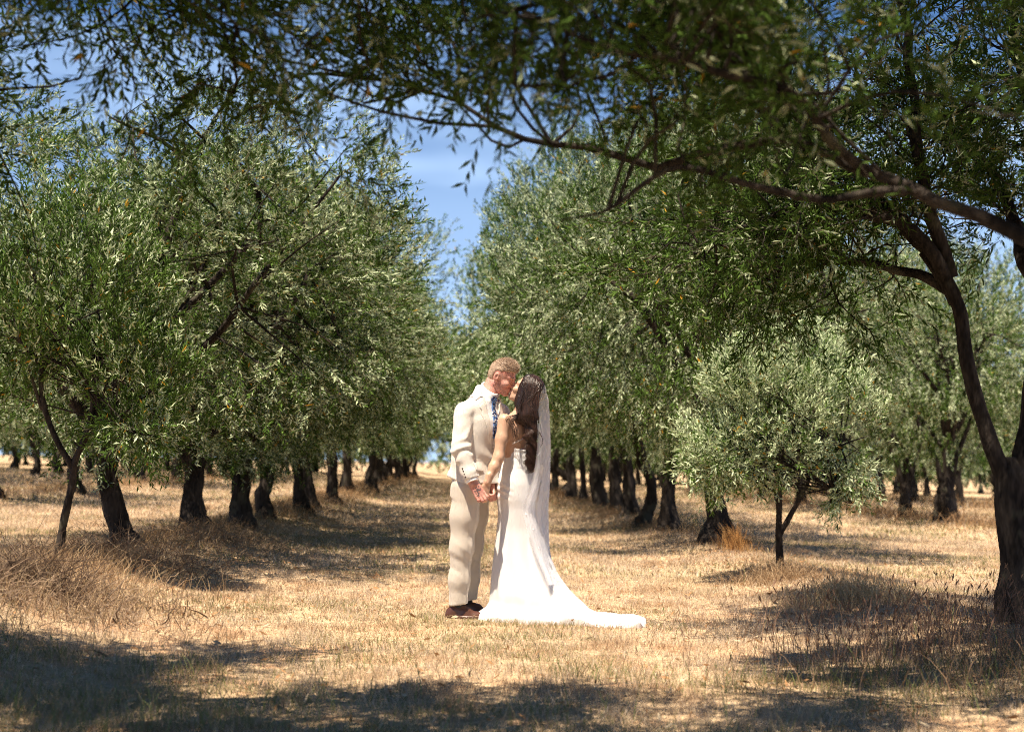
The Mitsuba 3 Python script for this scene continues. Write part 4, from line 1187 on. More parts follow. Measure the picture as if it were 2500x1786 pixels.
scene['mat_tie'] = {'type': 'principled', 'base_color': proc(tie_color), 'roughness': 0.5, 'specular': 0.4}
scene['mat_shoe'] = {'type': 'principled', 'base_color': {'type': 'rgb', 'value': [0.085, 0.036, 0.024]}, 'roughness': 0.32, 'specular': 0.5, 'clearcoat': 0.4, 'clearcoat_gloss': 0.8}
scene['mat_dark'] = {'type': 'principled', 'base_color': {'type': 'rgb', 'value': [0.05, 0.035, 0.03]}, 'roughness': 0.6}
scene['mat_sock'] = {'type': 'twosided', 'bsdf': {'type': 'principled', 'base_color': {'type': 'rgb', 'value': [0.02, 0.02, 0.024]}, 'roughness': 0.8}}
scene['mat_ink'] = {'type': 'principled', 'base_color': {'type': 'rgb', 'value': [0.10, 0.07, 0.075]}, 'roughness': 0.6}

groom = thing('person', 'man in a beige linen suit and blue tie, leaning down to kiss the bride', 'person')


def drape(poly, sdf, direction, offset, thick, step=0.010, origin=None, ex=None, ey=None, start=0.4):
    """A flat outline (in the plane ex, ey at origin) laid onto the surface of sdf along a direction, with thickness."""
    import shapely
    g = shapely.Polygon(poly)
    x0, y0, x1, y1 = g.bounds
    nx, ny = max(3, int((x1 - x0) / step)), max(3, int((y1 - y0) / step))
    pts, tris = trimesh.creation.triangulate_polygon(g.segmentize(step), engine='earcut')
    m = trimesh.Trimesh(np.c_[pts, np.zeros(len(pts))], tris, process=False)
    for _ in range(6):
        e = m.edges_unique_length.max() if len(m.edges_unique) else 0
        if e < step * 1.8:
            break
        m = m.subdivide()
    P = origin + m.vertices[:, :1] * ex + m.vertices[:, 1:2] * ey
    dirn = unit(direction)
    P = P - dirn * start
    t = np.zeros(len(P))
    for _ in range(30):
        t = t + np.clip(sdf(P + dirn * t[:, None]) - offset, -0.02, 0.05) * 0.8
    Q = P + dirn * t[:, None]
    n = len(Q)
    ed = m.edges_sorted
    _, inv, cnt = np.unique(ed, axis=0, return_inverse=True, return_counts=True)
    bd = m.edges[cnt[inv] == 1]
    top, bot = m.faces, m.faces[:, ::-1] + n
    flip = np.cross(ex, ey) @ dirn > 0
    side = np.vstack([np.c_[bd[:, 0], bd[:, 0] + n, bd[:, 1]], np.c_[bd[:, 1], bd[:, 0] + n, bd[:, 1] + n]])
    good = np.abs(sdf(Q) - offset) < 0.003
    F = np.vstack([top, bot, side])
    F = F[np.tile(good, 2)[F].all(1)]
    return np.vstack([Q, Q + dirn * thick]), F[:, ::-1] if flip else F


SKIN_M = surface(groom_body, (-0.50, -0.40, -0.01), (0.16, 0.34, 1.86), 0.0042)
part(groom, 'body', pshape(SKIN_M, 'mat_skin_man'))
part(groom, 'jacket', pshape(surface(jacket, (-0.50, -0.42, 0.88), (0.20, 0.36, 1.64), 0.006), 'mat_linen'))
part(groom, 'shirt', pshape(surface(shirt, (-0.45, -0.30, 0.96), (0.16, 0.28, 1.66), 0.006), 'mat_shirt'))
part(groom, 'trousers', pshape(surface(trousers, (-0.50, -0.34, 0.01), (0.0, 0.34, 1.10), 0.0065), 'mat_trouser'))
for A in (G_AN_R, G_AN_L):
    part(groom, 'shoe', pshape(surface(lambda p, A=A: shoe(p, A), (A[0] - 0.13, A[1] - 0.09, -0.012), (A[0] + 0.26, A[1] + 0.09, 0.16), 0.004), 'mat_shoe'))
for A in (G_AN_R, G_AN_L):
    part(groom, 'sock', pshape(tube([A + [0, 0, -0.03], A + [0, 0, 0.03], A + [0.002, 0, 0.09]], [0.039, 0.037, 0.038], 20, cap=False), 'mat_sock'))
for W, E in ((WR_R, EL_R), (WR_L, EL_L)):
    dw = unit(W - E)
    v, f = tube([W - dw * 0.07, W - dw * 0.02, W - dw * 0.017, W - dw * 0.018, W - dw * 0.05], [0.046, 0.046, 0.045, 0.040, 0.039], 28, cap=False)
    part(groom, 'shirt_cuff', pshape((v, f), 'mat_shirt'))
gz3 = np.array([0, 0, 1.0])
ax0 = np.array([-0.185, 0, 0.0])
# lapels: outline in (towards his right, up)
for sgn in (1, -1):
    pol = [(0.012, 1.185), (0.055, 1.36), (0.070, 1.50), (0.084, 1.515), (0.122, 1.482), (0.104, 1.462), (0.116, 1.43), (0.06, 1.245)]
    pol = [(x * sgn, y) for x, y in pol]
    part(groom, 'lapel', pshape(drape(pol, jacket, -gf, 0.0045, 0.004, origin=ax0, ex=gr, ey=gz3), 'mat_linen'))
    pol = [(0.074 * sgn, 1.512), (0.088 * sgn, 1.60), (0.10 * sgn, 1.59), (0.126 * sgn, 1.500), (0.088 * sgn, 1.522)]
    part(groom, 'collar', pshape(drape(pol, jacket, -gf + np.array([0, 0, -0.5]), 0.006, 0.005, origin=ax0, ex=gr, ey=gz3), 'mat_linen'))
part(groom, 'pocket_flap', pshape(drape([(0.085, 1.085), (0.205, 1.095), (0.205, 1.045), (0.19, 1.038), (0.085, 1.032)], jacket, -gf, 0.005, 0.004, origin=np.array([-0.222, 0, 0]), ex=gr, ey=gz3), 'mat_linen'))
tie_pol = [(-0.017, 1.555), (0.017, 1.555), (0.021, 1.535), (0.014, 1.500), (0.027, 1.35), (0.03, 1.26), (-0.03, 1.26), (-0.027, 1.35), (-0.014, 1.500), (-0.021, 1.535)]
part(groom, 'tie', pshape(drape(tie_pol, lambda p: np.minimum(shirt(p), cone(p, (-0.172, 0, 1.45), (-0.118, 0.0, 1.60), 0.078, 0.074)), -gf, 0.009, 0.008, origin=np.array([-0.165, 0, 0]), ex=gr, ey=gz3), 'mat_tie'))
dw = unit(WR_R - EL_R)
for k in range(4):
    c = WR_R - dw * (0.06 + 0.021 * k) + unit(np.array([-0.55, -0.8, -0.1])) * 0.058
    m = trimesh.creation.icosphere(2, 0.0065)
    m.apply_scale([1, 0.6, 1])
    part(groom, 'cuff_button', pshape((m.vertices + c, m.faces), 'mat_dark'))
# tattoo on the back of his right hand: thin dark patches on the skin
w, kx = WR_R, np.array([-0.183, -0.272, 0.865])
rt = np.random.default_rng(12)
pieces = []
ca = w * 0.42 + kx * 0.58
for k in range(26):
    c = rt.normal(size=2) * [0.011, 0.015]
    a = rt.random() * 6.28
    pol = [(c[0] + (0.0035 + 0.003 * rt.random()) * math.cos(a + q), c[1] + 0.0045 * math.sin(a + q)) for q in np.linspace(0, 5.6, 8)]
    pieces.append(drape(pol, groom_hand_r, (0, 1, 0), 0.0012, 0.0006, step=0.004, origin=ca, ex=np.array([1.0, 0, 0]), ey=gz3, start=0.1))
part(groom, 'tattoo', pshape(join(pieces), 'mat_ink'), 'blurred dark tattoo across the back of his right hand')


# his hair: a cap cut at the hairline, covered by short tufts
def hair_zone(q):
    """Positive where hair grows, in head axes."""
    line = np.where(q[:, 0] > 0.02, 0.060 + 0.22 * np.clip(q[:, 0] - 0.06, -0.04, 0.1), np.where(q[:, 0] > -0.03, -0.012 + (q[:, 0] + 0.03) * 1.44, -0.060 - 0.3 * (q[:, 0] + 0.03)))
    ear = np.hypot((q[:, 0] + 0.014) / 0.03, (q[:, 2] + 0.002) / 0.042) - 1
    return np.minimum(q[:, 2] - line, np.where(np.abs(q[:, 1]) > 0.05, ear * 0.03, 1))


def groom_hair(p):
    C, R = GH
    q = (p - C) @ R
    d = ell(q, (-0.012, 0, 0.038), (0.1005, 0.079, 0.091)) + 0.004 * (meshkit.fbm(q * np.array([28.0, 150, 90]), 2, 6) - 0.5)
    top = ell(q, (0.010, 0, 0.087), (0.072, 0.058, 0.048))
    d = smin(d, top, 0.02)
    d = smin(d, ell(q, (-0.05, 0, -0.01), (0.058, 0.064, 0.055)), 0.02)
    return smax(d, -hair_zone(q), 0.014)


HAIR_M = surface(groom_hair, (-0.20, -0.16, 1.58), (0.14, 0.14, 1.87), 0.004)


def hair_bsdf(a, b, rough):
    def fn(p, n, uv):
        return mikit.mix(a, b, mikit.fbm(p.x * 45, p.y * 140, p.z * 110, 3))
    return {'type': 'principled', 'base_color': proc(fn), 'roughness': rough, 'specular': 0.5}


scene['mat_hair_man'] = {'type': 'twosided', 'bsdf': hair_bsdf([0.27, 0.19, 0.135], [0.50, 0.38, 0.28], 0.45)}
r = np.random.default_rng(3)
tm = trimesh.Trimesh(*HAIR_M, process=False)
pts, fid = trimesh.sample.sample_surface(tm, 6500, seed=4)
nr = tm.face_normals[fid]
C, R = GH
q = (pts - C) @ R
nl = nr @ R
dirl = nl * 0.28 + np.array([0.75, 0, 0.30]) * np.clip((q[:, 2:3] - 0.03) / 0.06, 0, 1) + np.array([-0.1, 0, -0.5]) * np.clip((0.05 - q[:, 2:3]) / 0.06, 0, 1) + r.normal(size=q.shape) * 0.14
keep_ = (q[:, 2] > 0.07) | (r.random(len(q)) < 0.12)
Lh = keep_ * 0.010 + keep_ * 0.016 * np.clip((q[:, 2] - 0.05) / 0.06, 0, 1) * (0.5 + r.random(len(q)))
dw_ = unit(dirl @ R.T)
sd = unit(np.cross(dw_, r.normal(size=dw_.shape))) * 0.0011
v = np.stack([pts + sd, pts - sd, pts + dw_ * Lh[:, None]], 1).reshape(-1, 3)
part(groom, 'hair', pshape(join([HAIR_M, (v, np.arange(len(v)).reshape(-1, 3))]), 'mat_hair_man'))
# eyebrow on both sides, thin tufts
for s in (-1, 1):
    brow = []
    for k in range(90):
        y = s * (0.014 + 0.038 * r.random())
        ql = np.array([0.0935 - abs(y) * 0.30 + 0.004, y, 0.021 + 0.004 * r.random() - 0.15 * max(0, abs(y) - 0.04)])
        a = C + R @ ql
        b = C + R @ (ql + np.array([-0.001, s * 0.009, 0.003]))
        n_ = R @ np.array([0, 0, 0.0012])
        brow.append((np.array([a - n_, a + n_, b]), np.array([[0, 1, 2]])))
    part(groom, 'eyebrow', pshape(join(brow), 'mat_hair_man', False))

# boutonniere on his far lapel
bo = gs * [1, 1, 0] - gr * 0.105 + gf * 0.142 + np.array([0.02, 0, 1.375])
scene['mat_petal'] = {'type': 'principledthin', 'base_color': {'type': 'rgb', 'value': [0.82, 0.80, 0.80]}, 'roughness': 0.6, 'diff_trans': 0.5}
scene['mat_bloom_leaf'] = {'type': 'principledthin', 'base_color': {'type': 'rgb', 'value': [0.13, 0.24, 0.05]}, 'roughness': 0.5, 'diff_trans': 0.5}
bt = thing('boutonniere', 'white flower with green leaves pinned to the groom\'s far lapel', 'flower')


def petal(c, d, n, L, W):
    d, n = unit(d), unit(n)
    s = np.cross(d, n)
    P = [c, c + d * L * 0.4 + s * W, c + d * L * 0.4 - s * W, c + d * L * 0.75 + s * W * 0.8 + n * L * 0.15, c + d * L * 0.75 - s * W * 0.8 + n * L * 0.15, c + d * L + n * L * 0.25]
    return np.array(P), np.array([[0, 1, 2], [1, 3, 2], [2, 3, 4], [3, 5, 4]])


pe, le = [], []
for k in range(14):
    a = k * 2.4
    d = (np.cos(a) * gr + np.sin(a) * gz3) * (0.4 + 0.6 * k / 14) + gf * (0.9 - 0.6 * k / 14)
    pe.append(petal(bo, d, gf, 0.022 + 0.0012 * k, 0.009))
for k in range(6):
    a = k * 1.1 + 0.4
    le.append(petal(bo - gf * 0.008, np.cos(a) * gr + np.sin(a) * gz3 + gf * 0.2, gf, 0.05, 0.008))
part(bt, 'petals', pshape(join(pe), 'mat_petal', False))
part(bt, 'leaves', pshape(join(le), 'mat_bloom_leaf', False))

# ------------------------------------------------------------------ bride
BY = math.radians(140)
bf, bl = np.array([math.cos(BY), math.sin(BY), 0]), np.array([-math.sin(BY), math.cos(BY), 0])      # front, her left
BHEAD = head_frame((0.128, -0.036, 1.597), math.radians(166), math.radians(37), math.radians(-3))
B_SL, B_SR = np.array([-0.020, -0.118, 1.385]), np.array([0.165, 0.125, 1.392])
B_EL, B_WL = np.array([-0.064, -0.18, 1.127]), np.array([-0.140, -0.236, 0.955])
B_ER, B_WR = np.array([0.0, 0.20, 1.13]), np.array([-0.098, 0.03, 0.945])
B_TORSO = [(0.85, 0.062, 0, 0.09, 0.09), (0.95, 0.062, 0, 0.09, 0.09), (1.06, 0.066, 0, 0.10, 0.083), (1.15, 0.068, 0, 0.112, 0.082), (1.25, 0.072, 0, 0.128, 0.090), (1.33, 0.074, 0, 0.145, 0.092), (1.40, 0.076, 0, 0.135, 0.070), (1.44, 0.078, 0, 0.06, 0.055)]


def bride_hand(p, w, k, back):
    ax = unit(k - w)
    nrm = unit(back - ax * (np.asarray(back) @ ax))
    side = np.cross(ax, nrm)
    d = cone(p, w - ax * 0.05, w, 0.025, 0.0225)
    for s in (-0.025, -0.008, 0.009, 0.025):
        d = smin(d, cone(p, w + side * s * 0.5, w + ax * 0.078 + side * s, 0.0135, 0.0095), 0.01)
        d = smin(d, finger(p, w + ax * 0.078 + side * s, [ax + nrm * 0.05, ax * 0.5 - nrm * 0.8, -ax * 0.4 - nrm * 0.7], [0.038, 0.024, 0.018], 0.0088, 0.0068), 0.004)
    return smin(d, finger(p, w + ax * 0.028 + side * 0.022, [ax * 0.8 + side * 0.6 - nrm * 0.2, ax - nrm * 0.3, ax - nrm * 0.4], [0.033, 0.028, 0.022], 0.011, 0.0075), 0.007)


def bride_body(p):
    d = close_to(p, BHEAD[0], 0.24, lambda q: head_sdf(q, BHEAD, False))
    C, R = BHEAD
    d = smin(d, cone(p, C + R @ np.array([-0.03, 0, -0.07]), (0.082, 0.0, 1.41), 0.047, 0.052), 0.025)
    t = loft(p, B_TORSO, BY)
    # shoulder blades and the hollow of the spine
    back = (p - np.array([0.074, 0, 0])) @ (-bf)
    s = (p - np.array([0.074, 0, 0])) @ bl
    t = t + 0.007 * np.exp(-(s / 0.018) ** 2) * (back > 0) * np.exp(-((p[:, 2] - 1.22) / 0.16) ** 2)
    t = t - 0.008 * np.exp(-((np.abs(s) - 0.07) / 0.032) ** 2 - ((p[:, 2] - 1.31) / 0.05) ** 2) * (back > 0)
    d = smin(d, t, 0.04)
    for S, E, W in ((B_SL, B_EL, B_WL), (B_SR, B_ER, B_WR)):
        a = chain(p, [S, S * 0.5 + E * 0.5, E, E * 0.62 + W * 0.38, W], [0.050, 0.041, 0.036, 0.034, 0.023], 0.03)
        d = smin(d, a, 0.03)
        d = smin(d, ell(p, E + np.array([0.008, -0.018, 0.0]), (0.018, 0.016, 0.022)), 0.02)
    d = smin(d, close_to(p, (-0.15, -0.24, 0.89), 0.16, lambda q: bride_hand(q, B_WL, np.array([-0.160, -0.243, 0.875]), np.array([0.3, -1.0, 0.1]))), 0.01)
    d = smin(d, close_to(p, (-0.098, -0.02, 0.89), 0.16, lambda q: bride_hand(q, B_WR, np.array([-0.098, -0.03, 0.868]), np.array([1.0, 0.1, 0.0]))), 0.01)
    d = smin(d, chain(p, [(0.02, -0.06, 0.85), (0.04, -0.05, 0.48), (0.06, -0.03, 0.09)], [0.06, 0.05, 0.04], 0.03), 0.03)
    return smin(d, chain(p, [(0.09, 0.06, 0.85), (0.09, 0.06, 0.48), (0.12, 0.06, 0.09)], [0.06, 0.05, 0.04], 0.03), 0.03)


D_TABLE = [(-0.05, 0.205, -0.02, 0.305, 0.40), (0.03, 0.205, -0.02, 0.30, 0.395), (0.09, 0.212, 0, 0.275, 0.340), (0.175, 0.176, 0, 0.255, 0.288), (0.256, 0.143, 0, 0.226, 0.252), (0.39, 0.106, 0, 0.19, 0.208),
           (0.54, 0.080, 0, 0.162, 0.166), (0.65, 0.071, 0, 0.150, 0.146), (0.76, 0.066, 0, 0.150, 0.135), (0.85, 0.058, 0, 0.156, 0.141), (0.93, 0.057, 0, 0.153, 0.142), (1.0, 0.060, 0, 0.14, 0.130), (1.1, 0.066, 0, 0.116, 0.105), (1.17, 0.069, 0, 0.108, 0.102), (1.24, 0.070, 0, 0.110, 0.103)]


def dress_folds(p):
    ang = np.arctan2(p[:, 1], p[:, 0] - np.interp(p[:, 2], [0, 0.4, 1], [0.19, 0.1, 0.06]))
    low = np.clip((0.75 - p[:, 2]) / 0.75, 0, 1)
    d = (0.020 * low ** 1.6) * np.sin(ang * 9 + 6 * noise3(p, (2.5, 2.5, 1.2), 51)) + 0.010 * low * noise3(p, (9, 9, 2), 52)
    # drawn creases over the hip and the gathered band at the waist
    g = np.exp(-((p[:, 2] - 0.90) / 0.07) ** 2) * np.clip((0.05 - p[:, 0]) * 12, 0, 1)
    d = d + 0.004 * g * np.sin(p[:, 2] * 120 + p[:, 0] * 55 + 4 * noise3(p, 6, 53))
    return d + 0.0018 * np.exp(-((p[:, 2] - 1.15) / 0.04) ** 2) * np.sin(p[:, 2] * 150 + p[:, 0] * 30 + 3 * noise3(p, 8, 54))


def dress(p):
    q = p.copy()
    q[:, 2] = q[:, 2] + 0.03 * np.clip(q[:, 0], -1, 2)
    d = loft(q, D_TABLE, math.pi)
    d = disp(d, p, lambda p: dress_folds(p))
    # the neckline dips at the back
    s = (p - np.array([0.074, 0, 0])) @ (-bf)
    d = smax(d, p[:, 2] - np.interp(s, [-0.09, 0.0, 0.06, 0.11], [1.225, 1.22, 1.192, 1.178]), 0.004)
    # the train, spread over the grass to the right
    u = p[:, 0]
    vc = np.interp(u, [0.2, 0.5, 0.75, 0.95], [-0.03, -0.10, -0.21, -0.20])
    w = np.interp(u, [0.2, 0.45, 0.6, 0.75, 0.9, 0.96], [0.26, 0.245, 0.225, 0.205, 0.145, 0.06])
    w = w + 0.018 * np.sin(u * 21 + 1.0) + 0.02 * noise3(p, (12, 12, 1), 55)
    hgt = np.interp(u, [0.2, 0.45, 0.6, 0.8, 0.93, 0.96], [0.12, 0.085, 0.062, 0.052, 0.050, 0.03]) * np.sqrt(np.clip(1 - ((p[:, 1] - vc) / (w + 0.02)) ** 2, 0.04, 1)) + 0.020 * np.sin((p[:, 1] - vc) * 42 + u * 9 + 7 * noise3(p, (5, 5, 0.1), 56)) + 0.02 * noise3(p, (16, 16, 0.1), 57)
    tr = np.maximum(np.maximum((np.abs(p[:, 1] - vc) - w) * 0.8, (q[:, 2] - hgt) * 0.75), np.maximum(u - 0.95, 0.25 - u))
    # the front hem runs out over his shoe
    fr = np.maximum(ell(p, (-0.06, -0.08, 0.0), (0.15, 0.13, 0.055)), -0.3 - p[:, 0])
    d = smin(smin(d, tr, 0.05), fr, 0.05)
    return smax(d, -0.02 - q[:, 2], 0.003)


scene['mat_dress'] = {'type': 'principled', 'base_color': {'type': 'rgb', 'value': [0.68, 0.68, 0.69]}, 'roughness': 0.5, 'specular': 0.35, 'sheen': 0.3}
scene['mat_tulle'] = {'type': 'mask', 'opacity': 0.44, 'bsdf': {'type': 'principledthin', 'base_color': {'type': 'rgb', 'value': [0.90, 0.91, 0.94]}, 'roughness': 0.7, 'diff_trans': 0.6}}
scene['mat_pearl'] = {'type': 'principled', 'base_color': {'type': 'rgb', 'value': [0.85, 0.84, 0.82]}, 'roughness': 0.2, 'specular': 0.6, 'clearcoat': 0.8}

bride = thing('person', 'woman with long dark wavy hair in a white backless wedding dress and pearl veil', 'person')
part(bride, 'body', pshape(surface(bride_body, (-0.24, -0.32, 0.02), (0.30, 0.34, 1.76), 0.0042), 'mat_skin_woman'))
DRESS_M = surface(dress, (-0.26, -0.50, -0.05), (0.99, 0.36, 1.26), 0.0075)
part(bride, 'dress', pshape(DRESS_M, 'mat_dress'))


def on_body(p0, p1, n, off, sag=0.0):
    """Points from p0 to p1 pushed onto her skin from behind."""
    t = np.linspace(0, 1, n)[:, None]
    P = np.array(p0) * (1 - t) + np.array(p1) * t + np.array([0, 0, -sag]) * 4 * t * (1 - t)
    dirn = unit(bf + np.array([0, 0, 0.0]))
    P = P - dirn * 0.4
    s = np.zeros(n)
    for _ in range(60):
        s = s + np.clip(bride_body(P + dirn * s[:, None]) - off, -0.02, 0.04) * 0.85
    return P + dirn * s[:, None]


strap = on_body((-0.005, -0.08, 1.225), (0.15, 0.02, 1.33), 20, 0.002)
part(bride, 'strap', pshape(tube(strap, 0.0032, 8), 'mat_dress'))

# her hair
CW, RW = BHEAD


def bride_hair(p):
    q = (p - CW) @ RW
    cap = ell(q, (-0.016, 0, 0.036), (0.108, 0.086, 0.097))
    side = ell(q, (-0.02, 0, -0.03), (0.062, 0.088, 0.085))
    cap = smin(cap, side, 0.02)
    cap = smax(cap, q[:, 0] - (0.036 + 0.19 * np.clip(q[:, 2] + 0.068, -0.05, 0.2)), 0.01)
    w = p.copy()
    wave = np.clip((1.56 - p[:, 2]) / 0.2, 0, 1)
    w[:, 0] = w[:, 0] + 0.026 * wave * np.sin(p[:, 2] * 50 + 1.0)
    w[:, 1] = w[:, 1] + 0.010 * wave * np.sin(p[:, 2] * 39 + 2.0)
    col = loft(w, [(1.09, 0.164, -0.121, 0.008, 0.010), (1.14, 0.170, -0.122, 0.022, 0.020), (1.20, 0.176, -0.122, 0.030, 0.027), (1.30, 0.164, -0.118, 0.038, 0.044), (1.40, 0.138, -0.108, 0.050, 0.072),
                   (1.48, 0.135, -0.085, 0.066, 0.080), (1.56, 0.158, -0.058, 0.082, 0.085), (1.63, 0.172, -0.045, 0.075, 0.07)], math.pi)
    d = smin(cap, col, 0.035)
    return disp(d, p, lambda p: 0.010 * (meshkit.fbm(p * np.array([85, 85, 7.0]) + np.stack([np.sin(p[:, 2] * 40), np.cos(p[:, 2] * 36), 0 * p[:, 2]], 1) * 0.9, 3, 61) - 0.5))


def hair_woman(p, n, uv):
    t = mikit.smoothstep(1.55, 1.05, p.z)
    s = mikit.fbm(p.x * 120, p.y * 120, p.z * 14, 2)
    return mikit.mix(mikit.mix([0.009, 0.005, 0.004], [0.024, 0.012, 0.010], s), mikit.mix([0.014, 0.007, 0.005], [0.085, 0.036, 0.019], s), t * 0.8)


scene['mat_hair_woman'] = {'type': 'twosided', 'bsdf': {'type': 'principled', 'base_color': proc(hair_woman), 'roughness': 0.42, 'specular': 0.4}}
hm = surface(bride_hair, (0.0, -0.24, 0.98), (0.32, 0.12, 1.76), 0.0042)
part(bride, 'hair', pshape(hm, 'mat_hair_woman'))
# single locks lying over it
r = np.random.default_rng(8)
locks, bright = [], []
LQ, LS = [], []
for k in range(620):
    ql = np.array([-0.10 + 0.16 * r.random(), 0, 0])
    a = r.random() * math.pi - 0.15
    x0 = -0.075 + 0.115 * r.random()
    ql = np.array([x0, 0.083 * math.cos(a) * math.sqrt(max(0.05, 1 - ((x0 + 0.016) / 0.11) ** 2)), 0.036 + 0.096 * math.sin(a) * math.sqrt(max(0.05, 1 - ((x0 + 0.016) / 0.11) ** 2))])
    P0 = CW + RW @ (ql * 1.02)
    near = r.random() < 0.97
    ph = r.random() * 6.28
    fall = r.random() ** 1.4
    side_v = -1 if near else 1
    g = float(np.clip(r.normal(), -1.4, 1.4))
    P2 = np.array([0.148 + 0.045 * g, -0.085 + side_v * 0.05 - 0.02 * r.random(), 1.47])
    P1 = np.array([np.clip(P0[0] * 0.6 + P2[0] * 0.4 + 0.01, 0.07, 0.225), P0[1] * 0.4 + (-0.05 + side_v * 0.085) * 0.6, 1.585])
    P3 = np.array([0.170 + 0.022 * g, -0.122 - 0.035 * r.random(), 1.31])
    zend = 1.015 + 0.30 * fall
    P4 = np.array([0.172 + 0.015 * g, -0.128 - 0.028 * r.random(), (1.31 + zend) / 2])
    P5 = np.array([0.162 + 0.013 * g + r.normal() * 0.01, -0.125 - 0.02 * r.random(), zend])
    q = spline([P0, P1, P2, P3, P4, P5], 26)
    amp = np.clip((1.56 - q[:, 2]) / 0.4, 0, 1) * 0.024
    ph = 2.2 * math.sin(g * 1.5) + r.normal() * 0.5
    q[:, 0] += amp * np.sin(q[:, 2] * 58 + ph)
    q[:, 1] += amp * 0.8 * np.cos(q[:, 2] * 58 + ph)
    LQ.append(q)
    LS.append(1 if near else -1)
LQ, LS = np.array(LQ), np.array(LS, float)
for _ in range(6):
    sd_ = bride_hair(LQ.reshape(-1, 3)).reshape(LQ.shape[:2]) - 0.003
    LQ = LQ + np.array([0.15, -1, 0.1]) * (np.clip(-sd_, 0, 0.02) * LS[:, None])[..., None]
for q in LQ:
    (locks if r.random() < 0.62 else bright).append(tube(q, (0.0016 + 0.0024 * r.random()) * np.sqrt(np.clip(1 - np.linspace(0, 1, 26) ** 4, 0.02, 1)), 4))
# a few loose curls over her shoulder and arm
for k in range(9):
    z0 = 1.46 - 0.03 * r.random()
    P = [np.array([0.085, -0.13, z0]), np.array([0.05 - 0.01 * k * r.random(), -0.175, 1.40]), np.array([0.015 + 0.05 * r.random(), -0.185, 1.33]), np.array([0.05 + 0.04 * r.random(), -0.175, 1.28 - 0.05 * r.random()]), np.array([0.02 + 0.06 * r.random(), -0.18, 1.24])]
    locks.append(tube(spline(P, 20), np.linspace(0.0022, 0.0008, 20), 4))
P = [np.array([0.205, -0.14, 1.33]), np.array([0.235, -0.16, 1.28]), np.array([0.245, -0.165, 1.235]), np.array([0.228, -0.165, 1.20])]
locks.append(tube(spline(P, 14), np.linspace(0.004, 0.001, 14), 5))
part(bride, 'hair_locks', pshape(join(locks), 'mat_hair_woman'), kind='stuff')
scene['mat_hair_light'] = {'type': 'twosided', 'bsdf': {'type': 'principled', 'base_color': {'type': 'rgb', 'value': [0.045, 0.021, 0.014]}, 'roughness': 0.36, 'specular': 0.5}}
part(bride, 'hair_highlights', pshape(join(bright), 'mat_hair_light'), kind='stuff')

# her veil: one sheet of tulle, gathered at the comb and falling in pleats behind her
VZ = np.array([1.635, 1.585, 1.54, 1.45, 1.30, 1.13, 0.99, 0.88, 0.77, 0.66, 0.50, 0.38, 0.26])
VL = np.array([0.212, 0.208, 0.205, 0.210, 0.218, 0.206, 0.180, 0.145, 0.115, 0.140, 0.190, 0.240, 0.29])
VR = np.array([0.246, 0.268, 0.283, 0.288, 0.292, 0.294, 0.294, 0.288, 0.282, 0.282, 0.288, 0.302, 0.335])
V0 = np.array([-0.075, -0.095, -0.115, -0.14, -0.155, -0.165, -0.178, -0.185, -0.19, -0.20, -0.215, -0.235, -0.262])
V1 = np.array([-0.02, -0.0, 0.02, 0.04, 0.06, 0.07, 0.08, 0.08, 0.08, 0.08, 0.07, 0.06, 0.04])
ns, nt = 150, 150
tt = np.linspace(0, 1, nt)
zz = np.interp(tt, np.linspace(0, 1, len(VZ)), VZ)
from scipy.interpolate import PchipInterpolator as PI
fL, fR, f0, f1 = (PI(VZ[::-1], c[::-1]) for c in (VL, VR, V0, V1))
s = np.linspace(0, 1, ns)
Z, S = np.meshgrid(zz, s, indexing='ij')
k = 1 - (1 - S) ** 1.7
U = fL(Z) + (fR(Z) - fL(Z)) * k
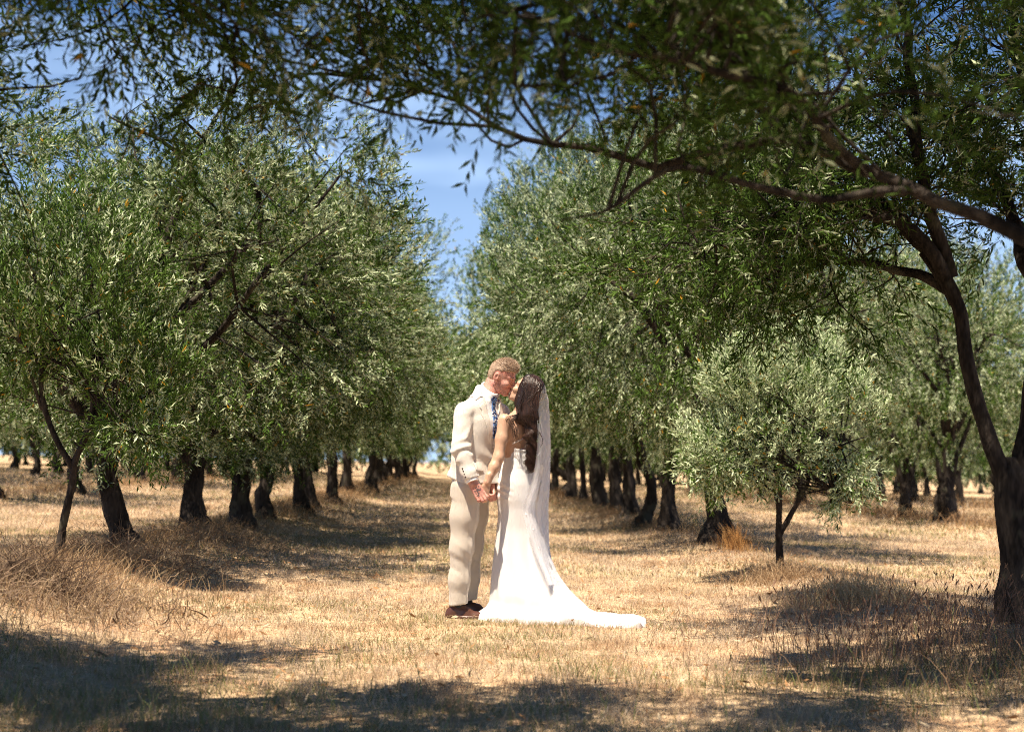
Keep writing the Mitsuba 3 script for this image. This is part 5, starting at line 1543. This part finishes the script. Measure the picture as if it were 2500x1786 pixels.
Vv = f0(Z) + (f1(Z) - f0(Z)) * S
open_ = np.clip((1.62 - Z) / 0.25, 0.1, 1)
pl = np.sin(S * 2 * np.pi * 13 + 2.5 * (meshkit.noise(np.stack([S * 5, Z * 1.2, S * 0], -1), 71) - 0.5) * 4)
U = U + 0.0085 * open_ * pl * (0.5 + meshkit.noise(np.stack([S * 9, Z * 2, S * 0], -1), 72)) * np.minimum(1, (1 - S) * 8)
Vv = Vv - 0.010 * open_ * np.cos(S * 2 * np.pi * 13) + 0.015 * (meshkit.fbm(np.stack([S * 4, Z * 3, S * 0], -1), 3, 73) - 0.5)
Zp = Z + 0.02 * (meshkit.noise(np.stack([S * 6, Z * 0, S * 0], -1), 74) - 0.5) * (1.6 - Z)
vg = np.stack([U, Vv, Zp], -1).reshape(-1, 3)
# keep the sheet off the dress and the hair
for _ in range(5):
    dd = np.minimum(dress(vg), np.minimum(bride_hair(vg), bride_body(vg))) - 0.004
    vg = vg + np.array([0.25, -0.97, 0.0]) * np.clip(-dd, 0, 0.03)[:, None]
i, j = np.meshgrid(np.arange(nt - 1), np.arange(ns - 1), indexing='ij')
q4 = np.stack([i * ns + j, i * ns + j + 1, (i + 1) * ns + j + 1, (i + 1) * ns + j], -1).reshape(-1, 4)
vb = vg + np.array([0.006, 0.012, 0.0]) + 0.008 * (np.stack([meshkit.noise(vg * [60, 60, 5], 75), meshkit.noise(vg * [40, 40, 4], 76), vg[:, 0] * 0], -1) - [0.5, 0.5, 0])
veil = part(bride, 'veil', pshape(join([(vg, q4), (vb, q4)]), 'mat_tulle', True), 'sheer white pearl-sewn tulle veil hanging down the bride\'s back')
sph = trimesh.creation.icosphere(1, 0.0042)
for kk in range(34):
    a, b = int(r.integers(12, nt - 5)), int(r.integers(3, ns - 3))
    c = vg.reshape(nt, ns, 3)[a, b] + np.array([0.1, -0.004, 0]) * 1.0 * np.array([0, 1, 0])
    key = new_key(veil + '__pearl')
    scene[key] = pshape((sph.vertices + c, sph.faces), 'mat_pearl')
